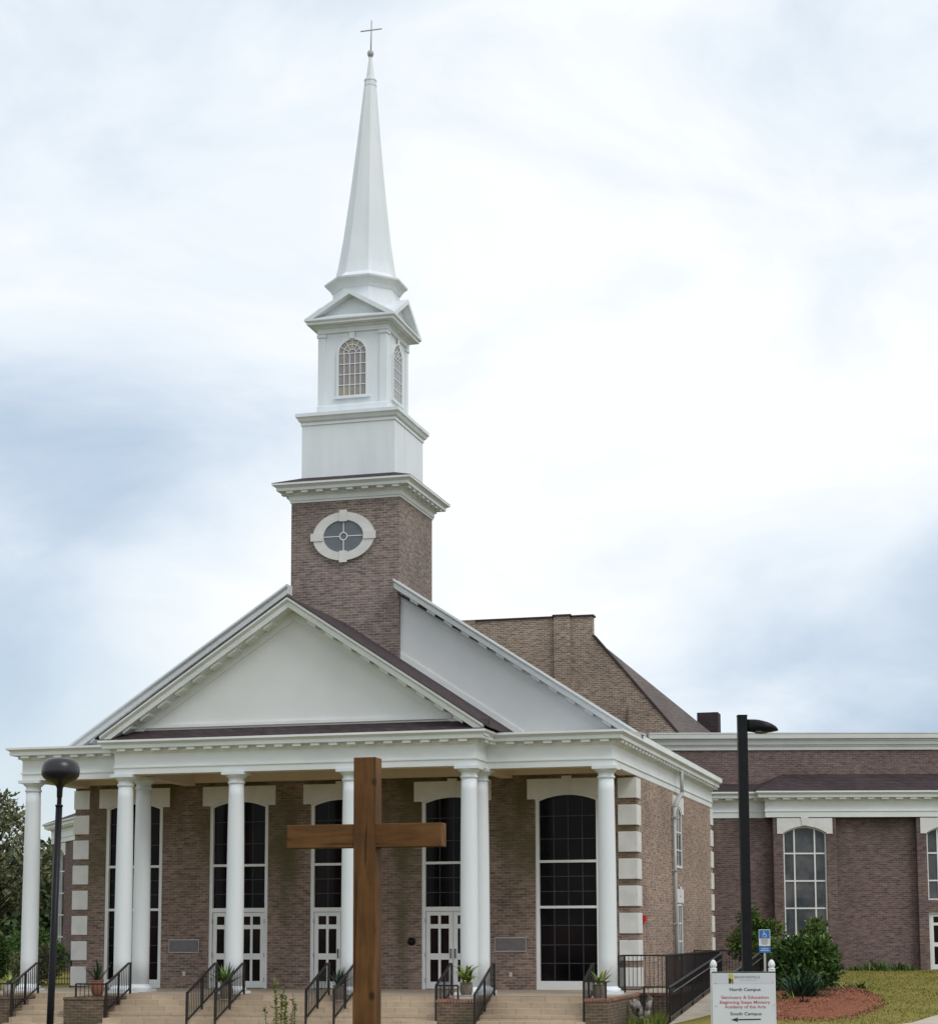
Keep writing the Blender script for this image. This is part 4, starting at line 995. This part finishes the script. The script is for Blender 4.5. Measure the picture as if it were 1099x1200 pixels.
rosette('grass_tuft', 12.1, 5.9, -.5, 200, .5, .03, 'bright green low tuft in the mulch just right of the sign', 'leaf_yellow', 22, None, (20, 85), 'grass tuft', .6, .14)
rosette('small_shrub', 12.72, 4.6, -.52, 140, .42, .05, 'small brownish red plant in the mulch below the spiky plant', 'leaf_red', 23, None, (20, 85), 'plant', .4, .08)
rosette('ground_plant', 13.42, 13.2, -.2, 110, .55, .05, 'spreading light green plant at the right foot of the big shrub', 'leaf_yellow', 24, None, (5, 50), 'plant', .4, .3)
rosette('grass_tuft', 13.75, 5.2, -.5, 170, .5, .03, 'low olive tuft near the middle of the mulch bed', 'leaf_olive', 25, None, (5, 40), 'grass tuft', .5, .2)
for i, (u, s, l) in enumerate(((4.7, .30, 'smallest green tuft at the foot of the wing wall beside the window'), (5.55, .62, 'widest green grassy tuft at the foot of the blank wing wall'), (6.5, .48, 'green tuft at the foot of the wing wall nearest the door'))):
    x = WO[0]+u*math.cos(YAW)+.35*math.sin(YAW); y = WO[1]+u*math.sin(YAW)-.35*math.cos(YAW)
    rosette('grass_tuft', x, y, .10, int(260*s), s*.85, .03, l, 'leaf', 30+i, 'tufts along the wing wall', (30, 88), 'grass tuft', .5, s*.45)
def pot_plant(x, y, z, r, h, label, potmat, leafmat, seed, n=20, L=.50, w=.055, el=(30, 88), saucer=True, droop=.55):
    root = empty('potted_plant', (x, y, z)); tag(root, label, 'potted plant', 'potted plants along the church steps')
    b = MB().lathe([(r*.55, .02), (r*.66, .03), (r*.80, h*.15), (r*.98, h*.45), (r*1.0, h*.62), (r*.93, h*.85), (r*.86, h*.92), (r*.95, h*.95), (r*.97, h), (r*.82, h), (r*.80, h*.9)], n=28)
    b.build('pot', M[potmat], root)
    MB().lathe([(r*.8, h*.88), (.001, h*.9)], n=20, cap=False).build('soil', M['soil'], root)
    if saucer: MB().lathe([(r*.75, 0), (r*.98, .02), (r*1.0, .035), (r*.9, .035)], n=28).build('saucer', M['cap'], root)
    rd = random.Random(seed); leaf_mesh('leaves', blades(rd, n, L, w, el, droop, r*.22, h*.88), M[leafmat], root)
o = MB().box(4.86, 5.36, -1.80, -1.2, -.044, .015).build('pot_slab', M['cap'], bevel=.01); tag(o, 'pale stone slab under the grey pot right of the cross', 'slab')
pot_plant(5.12, -1.5, .016, .165, .34, 'grey urn of broad leaves on a pale slab right of the wooden cross', 'pot', 'leaf_pot', 41, 30, .66, .10, (30, 88), True, .85)
pot_plant(8.47, -1.55, -.044, .17, .37, 'grey urn of spreading leaves at the foot of the rightmost column', 'pot', 'leaf_pot', 42, 26, .58, .085, (10, 85), True, .35)
pot_plant(-4.78, -1.5, -.044, .17, .42, 'terracotta pot of spiky leaves on the brick wall between two left columns', 'potred', 'leaf_dark', 43, 34, .60, .05, (40, 88), False, .2)
pot_plant(-1.43, -.95, -.139, .17, .40, 'pot of fan shaped green leaves between two handrails before the first door', 'pot', 'leaf', 44, 46, .64, .065, (30, 88), True, .2)
pot_plant(1.63, -.95, -.139, .17, .40, 'pot of dark spiky leaves between handrails just left of the cross', 'pot', 'leaf_dark', 45, 34, .56, .045, (35, 88), True, .15)
pot_plant(-7.35, -1.45, -.044, .17, .34, 'pot with pale striped leaves at the foot of the leftmost column', 'cap', 'leaf_pot', 46, 20, .42, .05, (20, 85), False, .4)

# weedy plant in front of the steps
def weed(x, y, z, label):
    rd = random.Random(51); root = empty('weedy_plant', (x, y, z)); tag(root, label, 'plant')
    st = MB(); q = []; q2 = []
    for k, (dx, h, lean) in enumerate(((-.13, 1.0, -.02), (-.05, .86, .04), (.02, .70, -.03), (.12, .72, .05), (.20, .60, .06), (-.2, .6, -.08))):
        p = Vector((dx, rd.uniform(-.05, .05), -.1)); seg = 7
        for s in range(seg):
            p1 = p+Vector((lean/seg+rd.gauss(0, .012), rd.gauss(0, .012), (h+.1)/seg)); st.tube(p, p1, .006, .005, 5)
            for _ in range(22 if k < 3 else 7):
                b = p.lerp(p1, rd.random()); d = (rv(rd)+Vector((0, 0, .5))).normalized(); leaf(q, b, d, rv(rd), rd.uniform(.04, .095), rd.uniform(.018, .034), rd.random())
            if rd.random() < .75:
                d = (rv(rd)+Vector((0, 0, .8))).normalized()*rd.uniform(.07, .16); st.tube(p1, p1+d, .004, .003, 4)
                for _ in range(9 if k < 3 else 3): leaf(q, p1+d*rd.random(), (rv(rd)+Vector((0, 0, .4))).normalized(), rv(rd), rd.uniform(.03, .06), .02, rd.random())
            p = p1
    st.build('stems', M['bark'], root); leaf_mesh('leaves', q, M['leaf_yellow'], root)
weed(5.38, -14.75, gz(5.38, -14.75)+.12, 'thin weedy plant with yellow green leaves in front of the steps left of the cross')

# trees at the left
def tree(x, y, z, h, cr, label, mat, seed, dens=1.0, per=60, leafsize=.28, low=.25, group='trees left of the church', ncl=46):
    rd = random.Random(seed); root = empty('tree', (x, y, z)); tag(root, label, 'tree', group)
    t = MB(); t.tube((0, 0, -.3), (.1, 0, h*.35), .22, .16, 10); t.tube((.1, 0, h*.35), (0, .1, h*.8), .16, .06, 8)
    cl = []
    for k in range(ncl):
        f = rd.random(); zz = h*(low+(1-low)*f); w = cr*math.sin(math.pi*min(1, .12+.86*f))**.7
        a = rd.uniform(0, 6.283); r = w*math.sqrt(rd.random())
        c = (r*math.cos(a), r*math.sin(a), zz); cl.append((c, rd.uniform(.45, .95), .75))
        b0 = Vector((.1*(1-f), .1*f, max(h*.2, zz-r*.7))); mid = b0.lerp(Vector(c), .55)+Vector((0, 0, .25)); t.tube(b0, mid, .05, .03, 6); t.tube(mid, Vector(c)+Vector((0, 0, .2)), .03, .012, 5)
        for _ in range(4):
            v = rv(rd); t.tube(c, Vector(c)+v*rd.uniform(.4, .9), .012, .005, 4)
    t.build('trunk', M['bark'], root)
    leaf_mesh('crown', cloud(cl, per*dens, leafsize, leafsize*.55, rd, .2, .6), M[mat], root)
tree(-30.4, 38.6, -.2, 8.5, 3.4, 'tall thin leaved tree at the left edge with sky showing through its top', 'leaf_olive', 61, 1.3, 70, .26, .38, ncl=90)
tree(-31.6, 36.0, -.2, 5.9, 2.7, 'dense dark green tree at the left edge behind the end column', 'leaf_tree', 62, 3.2, 110, .3, .04, ncl=110)
tree(-27.2, 44.0, -.2, 5.6, 2.6, 'lower dark tree between the end column and the far wing', 'leaf_tree', 63, 3, 100, .3, .04, ncl=80)
tree(-36.5, 42.0, -.2, 6.4, 3.2, 'dark tree furthest left beyond the dense one', 'leaf_tree', 64, 3, 90, .3, .05, ncl=90)

rd = random.Random(99); cl = []
for k in range(150):
    x = rd.uniform(-130, -30); y = 75+rd.uniform(0, 22)-.25*x*.3; h = rd.uniform(4.0, 8.5)
    for j in range(4): cl.append(((x+rd.gauss(0, 1.2), y+rd.gauss(0, 1.2), h*(j+.35)/4), rd.uniform(1.5, 2.3), .9))
wd = leaf_mesh('distant_woods', cloud(cl, 42, .75, .5, rd, .2, .5), M['leaf_tree']); struct(wd, 'stuff')
# mulch bed under the shrubs
mb = MB(); n = 40; rd = random.Random(8); rings = (0, .35, .7, .92, 1.0)
cx_, cy_ = 12.5, 7.4
def mpt(f, k):
    a = 2*math.pi*k/n; wob = 1+.06*math.sin(3*a+1)+.04*math.sin(5*a)
    ex, ey = 2.05*wob*math.cos(a)*f, 7.4*wob*math.sin(a)*f
    x, y = cx_+ex*math.cos(.1)-ey*math.sin(.1), cy_+ex*math.sin(.1)+ey*math.cos(.1)
    return (x, y, gz(x, y)+.004+.13*(1-f**2.2)+(rd.uniform(0, .02) if f < 1 else -.02))
vs = [mpt(f, k) for f in rings[1:] for k in range(n)]; vs.append((cx_, cy_, gz(cx_, cy_)+.14)); fs = []
for i in range(len(rings)-2):
    for k in range(n): fs.append((i*n+k, i*n+(k+1) % n, (i+1)*n+(k+1) % n, (i+1)*n+k))
for k in range(n): fs.append((k, (k+1) % n, len(vs)-1))
mu_ = mb.add(vs, fs, True).build('mulch_bed', M['mulch']); struct(mu_, 'stuff')
# loose grass blades: lawn edge and the bed by the ramp
def grass_patch(name, pts, n, L, w, mat, seed, lift=lambda x, y: 0, el=(50, 88)):
    rd = random.Random(seed); q = []
    for _ in range(n):
        x, y = pts(rd); z = gz(x, y)+lift(x, y); az = rd.uniform(0, 6.28); e = R(rd.uniform(*el)); l = L*rd.uniform(.5, 1.2)
        d = Vector((math.cos(az)*math.cos(e), math.sin(az)*math.cos(e), math.sin(e))); s = Vector((-math.sin(az), math.cos(az), 0))*w/2
        p = Vector((x, y, z)); q.append(((p-s, p+s, p+d*l*.6+s*.8, p+d*l, p+d*l*.6-s*.8), rd.random()))
    return struct(leaf_mesh(name, q, M[mat]), 'stuff')
grass_patch('bed_grass', lambda r: (r.uniform(8.8, 9.46), r.uniform(-.4, 2.25)), 900, .42, .018, 'leaf_yellow', 71)

def lawn_pt(r):
    while True:
        x, y = sd(r.uniform(6.5, 18.5), r.uniform(44.5, 69.6))
        if x > 10.9 and (((x-cx_)/2.0)**2+((y-cy_)/7.2)**2 > 1 or r.random() < .03): return x, y
grass_patch('lawn_grass', lawn_pt, 16000, .045, .03, 'leaf_lawn', 73)
# loose needles at the ragged edge of the mulch
def edge_pt(r):
    a = r.uniform(0, 6.283); f = r.gauss(1.0, .05) if r.random() < .3 else math.sqrt(r.random()); ex, ey = 2.05*math.cos(a)*f, 7.4*math.sin(a)*f
    return cx_+ex*math.cos(.1)-ey*math.sin(.1), cy_+ex*math.sin(.1)+ey*math.cos(.1)
grass_patch('pine_straw', edge_pt, 9000, .09, .03, 'leaf_straw', 74, lambda x, y: max(0, .13*(1-max(0.0, (((x-cx_)/2.05)**2+((y-cy_)/7.4)**2))**1.1)), (5, 40))
# weathered stump in the bed
rd = random.Random(81); st = MB()
def limb(pts, rs):
    for (a, b), (r0, r1) in zip(zip(pts[:-1], pts[1:]), zip(rs[:-1], rs[1:])):
        st.tube(a, b, r0, r1, 10); st.lathe([(r1*.3, b[2]-r1*.9), (r1*.98, b[2]), (r1*.3, b[2]+r1*.9)], b[0], b[1], 10)
limb([(.02, 0, -.1), (.0, 0, .16), (-.04, .02, .34), (-.12, .03, .52), (-.17, .02, .70)], [.085, .07, .10, .15, .09])
limb([(0, 0, .16), (.10, .02, .30), (.19, .03, .50), (.21, .02, .74), (.15, .02, .88)], [.06, .07, .085, .075, .03])
limb([(-.12, .03, .52), (-.26, .0, .62), (-.30, .02, .70)], [.10, .07, .03])
for v in range(len(st.v)):
    x, y, z = st.v[v]; w = .022*math.sin(31*z+9*x)+.018*math.sin(47*x+23*z); st.v[v] = (x*(1+w*3)+w, y+w, z+w*.6)
so_ = st.build('tree_stump', M['driftwood']); so_.location = (9.12, .55, gz(9.12, .55)+.02); so_.rotation_euler.z = .3
MB().lathe([(.001, 0), (.05, .004), (.055, 0)], n=12).build('hollow_shade', M['soil'], so_)  # dark disc painting the shade inside the stump's hole
hl = so_.children[0]; hl.location = (-.13, -.145, .50); hl.rotation_euler = (R(90), 0, 0)
tag(so_, 'pale weathered forked stump in the grass before the brick retaining wall', 'stump')

# ================================================================== wooden cross
wc = empty('wooden_cross', (10.215, -24.65, gz(10.2, -24.7))); tag(wc, 'tall brown timber cross standing in front of the church', 'cross')
zc_ = wc.location.z
MB().box(-.142, .142, -.13, .13, -.3, 3.77-zc_).build('post', M['wood'], wc, bevel=.008)
MB().box(-1.02, .985, -.118, .10, 2.655-zc_, 2.945-zc_).build('crossbeam', M['wood_beam'], wc, bevel=.008)

# ================================================================== lamp posts
lp = empty('lamp_post', (4.24, -21.39, gz(4.2, -21.4))); tag(lp, 'black lamp post with rounded barrel lantern in front of the left porch', 'lamp post', 'black lamp posts')
k = .00137; zz = lambda yy: 4.2-((860+yy/9.158)-886)*.01255-lp.location.z
lean = Vector((.27, -.30, 0))/4.2
def leanit(o): o.rotation_euler = (0, math.atan(.0185*1.0), 0)
hd = MB().lathe([(.02*.1, zz(232)), (105*k, zz(236)), (150*k, zz(252)), (185*k, zz(285)), (203*k, zz(330)), (207*k, zz(380)), (202*k, zz(420)), (182*k, zz(452)), (150*k, zz(478)), (105*k, zz(500)), (62*k, zz(520)), (40*k, zz(545)), (33*k, zz(565)), (30*k, zz(660)), (.002, zz(664))], n=48)
h_ = hd.build('lantern', M['lantern'], lp)
pl = MB().lathe([(.052, -.1), (.052, 1.0), (.050, zz(745)-.02)], n=20); pl.lathe([(.058, zz(760)), (.058, zz(742)), (.036, zz(738)), (.034, zz(600))], n=20)
pl.lathe([(.10, -.05), (.10, .04), (.06, .06)], n=20)
p_ = pl.build('pole', M['black'], lp)
tl = MB().lathe([(.06, zz(498)), (.10, zz(494)), (.10, zz(496)-.01), (.001, zz(500)-.01)], n=24); 
lp.rotation_euler = (0, R(1.05), YAW)
lp2 = empty('lamp_post', (13.67, -14.95, gz(13.7, -15)), YAW); tag(lp2, 'square black lamp pole with a flat lamp head pointing right, behind the sign', 'lamp post', 'black lamp posts')
z0 = lp2.location.z; k = 32/2231.2; zt = 5.24-z0
pl = MB().box(-.079, .079, -.079, .079, -.2, zt-.02); pl.box(-.085, .085, -.085, .085, zt-.02, zt); pl.box(-.15, .15, -.15, .15, -.2, .05)
pl.build('pole', M['black'], lp2, bevel=.006)
sec = [(345, 288, 488, .05), (430, 287, 495, .06), (500, 290, 503, .12), (560, 298, 512, .16), (620, 312, 517, .18), (700, 335, 507, .18), (770, 365, 497, .155), (830, 402, 486, .115), (862, 435, 480, .07), (878, 462, 474, .02)]
vs = []; n = 14
for x, a, b, w in sec:
    X = (850+x/13.74-871.5)*k+.0; za, zb = 5.24-z0-((820+a/13.74)-836)*k, 5.24-z0-((820+b/13.74)-836)*k; c = (za+zb)/2; hh = (za-zb)/2
    for j in range(n):
        t = 2*math.pi*j/n; vs.append((X, w*math.copysign(abs(math.cos(t))**.75, math.cos(t)), c+hh*math.copysign(abs(math.sin(t))**.75, math.sin(t))))
fs = [tuple(range(n))[::-1], tuple(range((len(sec)-1)*n, len(sec)*n))]
for i in range(len(sec)-1):
    for j in range(n): fs.append((i*n+j, i*n+(j+1) % n, (i+1)*n+(j+1) % n, (i+1)*n+j))
MB().add(vs, fs, True).build('lamp_head', M['black'], lp2)
X = (850+600/13.74-871.5)*k
MB().lathe([(.001, zt-.325), (.10, zt-.31), (.13, zt-.28)], X, 0, 24).build('lens', M['glass_oval'], lp2)

# ================================================================== writing
def text(body, x, z, width, size, mat, parent, y, bold=0.0):
    cu = bpy.data.curves.new('lettering', 'FONT'); cu.body = body; cu.size = size; cu.align_x = 'CENTER'; cu.align_y = 'CENTER'; cu.offset = bold; cu.extrude = .0004
    cu.materials.append(mat); o = bpy.data.objects.new('lettering', cu); COL.objects.link(o)
    bpy.context.view_layer.update(); w = o.dimensions.x
    me = bpy.data.meshes.new_from_object(o.evaluated_get(bpy.context.evaluated_depsgraph_get())); bpy.data.objects.remove(o)
    if not me.materials: me.materials.append(mat)
    o = bpy.data.objects.new('lettering', me); COL.objects.link(o)
    o.parent = parent; o.location = (x, y, z); o.rotation_euler = (R(90), 0, 0); o.scale = (width/w if w else 1, 1, 1)
    return o
# direction sign
sg = empty('direction_sign', (14.205, -19.78, gz(14.2, -19.8)), YAW-.03); tag(sg, 'white campus direction sign with red lettering between two acorn topped posts', 'sign')
z0 = sg.location.z; k = 27/2231.2; ZY = lambda y: 1.027-(y-1142)*k-z0; XP = lambda x: (x-870.2)*k
for s in (XP(836.2), XP(904.2)):
    p_ = MB().box(s-.045, s+.045, -.01, .08, -.3, ZY(1138.6)).build('post', M['white'], sg, bevel=.004)
    f = MB().lathe([(.045, ZY(1138.6)), (.050, ZY(1138)), (.050, ZY(1137.2)), (.036, ZY(1136.6)), (.034, ZY(1136)), (.046, ZY(1135)), (.050, ZY(1133.5)), (.047, ZY(1131.5)), (.036, ZY(1129)), (.018, ZY(1127.4)), (.004, ZY(1126.8))], s, .035, 24)
    f.build('finial', M['white'], p_)
bd = MB().box(XP(833.8), XP(907.6), -.045, -.012, ZY(1222), ZY(1142.6)).build('panel', M['sign'], sg, bevel=.003)
MB().box(XP(834), XP(907.4), -.043, -.013, ZY(1142.5), ZY(1140.6)).build('top_edge', M['signgreen'], sg)
MB().box(XP(835.5), XP(905.8), -.0475, -.0452, ZY(1154.6), ZY(1143.4)).build('header_strip', M['sign_top'], sg)
em = MB().box(XP(852.9), XP(858.4), -.0492, -.0477, ZY(1154.6), ZY(1143.2)).build('emblem', M['yellow'], sg)
MB().add([(XP(853.0), -.0502, ZY(1154.5)), (XP(855.4), -.0502, ZY(1154.5)), (XP(856.6), -.0502, ZY(1150.4)), (XP(854.8), -.0502, ZY(1148.2)), (XP(853.0), -.0502, ZY(1148.6))], [(0, 1, 2, 3, 4)]).add(
    [(XP(856.8), -.0502, ZY(1154.4)), (XP(858.2), -.0502, ZY(1154.4)), (XP(858.2), -.0502, ZY(1149.0)), (XP(857.2), -.0502, ZY(1150.0))], [(0, 1, 2, 3)]).build('emblem_dark', M['ink'], em)
text('BRADFORDVILLE', XP(874.6), ZY(1147.3), 29.5*k, .050, M['greyink'], sg, -.0480, .0006)
MB().box(XP(866), XP(886), -.0482, -.0477, ZY(1150.9), ZY(1150.6)).build('rule', M['greyink'], sg)
for b_, x, y, w, s, mt in (('North Campus', 871.8, 1161.6, 36, .062, 'ink'), ('Sanctuary & Education', 871.6, 1170.6, 55, .060, 'redink'), ('Beginning Steps Ministry', 871.4, 1176.3, 58.6, .060, 'redink'),
                           ('Academy of the Arts', 871.8, 1181.6, 48, .060, 'redink'), ('South Campus', 872.4, 1189.6, 36.5, .062, 'ink')):
    text(b_, XP(x), ZY(y), w*k, s, M[mt], sg, -.0458, .0012)
ar = MB().prism([(XP(a), ZY(b)) for a, b in ((854.8, 1196.3), (863, 1198.8), (862.3, 1197.0), (889.5, 1196.5), (889.5, 1195.0), (862.3, 1195.5), (863, 1193.7))], 'y', -.0475, -.0452); ar.build('arrow', M['ink'], sg)
bo = MB()
for x, y in ((837.2, 1154), (904.5, 1153), (838, 1180.5), (905.2, 1179.3)): bo.lathe([(.008, 0), (.007, .002), (.001, .003)], 0, 0, 10)
for i, (x, y) in enumerate(((837.2, 1154), (904.5, 1153), (838, 1180.5), (905.2, 1179.3))):
    b = MB().lathe([(.009, 0), (.008, .002), (.001, .003)], 0, 0, 10).build('bolt', M['gutter'], sg); b.location = (XP(x), -.0476, ZY(y)); b.rotation_euler = (R(90), 0, 0)
# accessible parking sign
hs = empty('parking_sign', (11.62, 5.62, gz(11.6, 5.6)), YAW-.05); tag(hs, 'blue and white accessible parking sign on a thin post right of the lamp pole', 'sign')
z0 = hs.location.z
MB().box(-.03, .03, .0, .04, -.2, 1.60-z0).build('post', M['gutter'], hs)
MB().box(-.155, .155, -.012, -.002, 1.17-z0, 1.62-z0).build('plate', M['sign'], hs, bevel=.003)
MB().box(-.14, .14, -.0155, -.0125, 1.375-z0, 1.605-z0).build('blue_field', M['blue'], hs)
MB().box(-.155, .155, -.012, -.002, .99-z0, 1.155-z0).build('fine_plate', M['blue'], hs, bevel=.003)
sy = MB(); cz = 1.49-z0; yy = -.0185
sy.lathe([(.001, 0), (.016, 0)], 0, 0, 12, cap=False)
sy = MB()
sy.box(-.030, -.006, yy, yy+.002, cz+.055, cz+.080)
sy.bar((-.018, yy, cz+.05), (-.010, yy, cz-.01), .018, .018); sy.bar((-.012, yy, cz-.005), (.035, yy, cz-.005), .016, .016); sy.bar((.035, yy, cz-.005), (.055, yy, cz-.06), .016, .016); sy.bar((-.014, yy, cz+.028), (.03, yy, cz+.028), .012, .012)
for j in range(12):
    a0, a1 = R(110+j*20), R(130+j*20); sy.bar((.002+.05*math.cos(a0), yy, cz-.03+.05*math.sin(a0)), (.002+.05*math.cos(a1), yy, cz-.03+.05*math.sin(a1)), .012, .012)
sy.build('wheelchair_symbol', M['sign'], hs)
ln = MB()
for q, w in ((1.345, .09), (1.315, .11), (1.285, .08), (1.255, .10), (1.225, .06)): ln.box(-w, w, -.0145, -.0125, q-.007-z0, q+.007-z0)
ln.build('print_lines', M['greyink'], hs)
ln = MB()
for q, w in ((1.10, .10), (1.05, .12)): ln.box(-w, w, -.0145, -.0125, q-.008-z0, q+.008-z0)
ln.build('print_lines', M['sign'], hs)
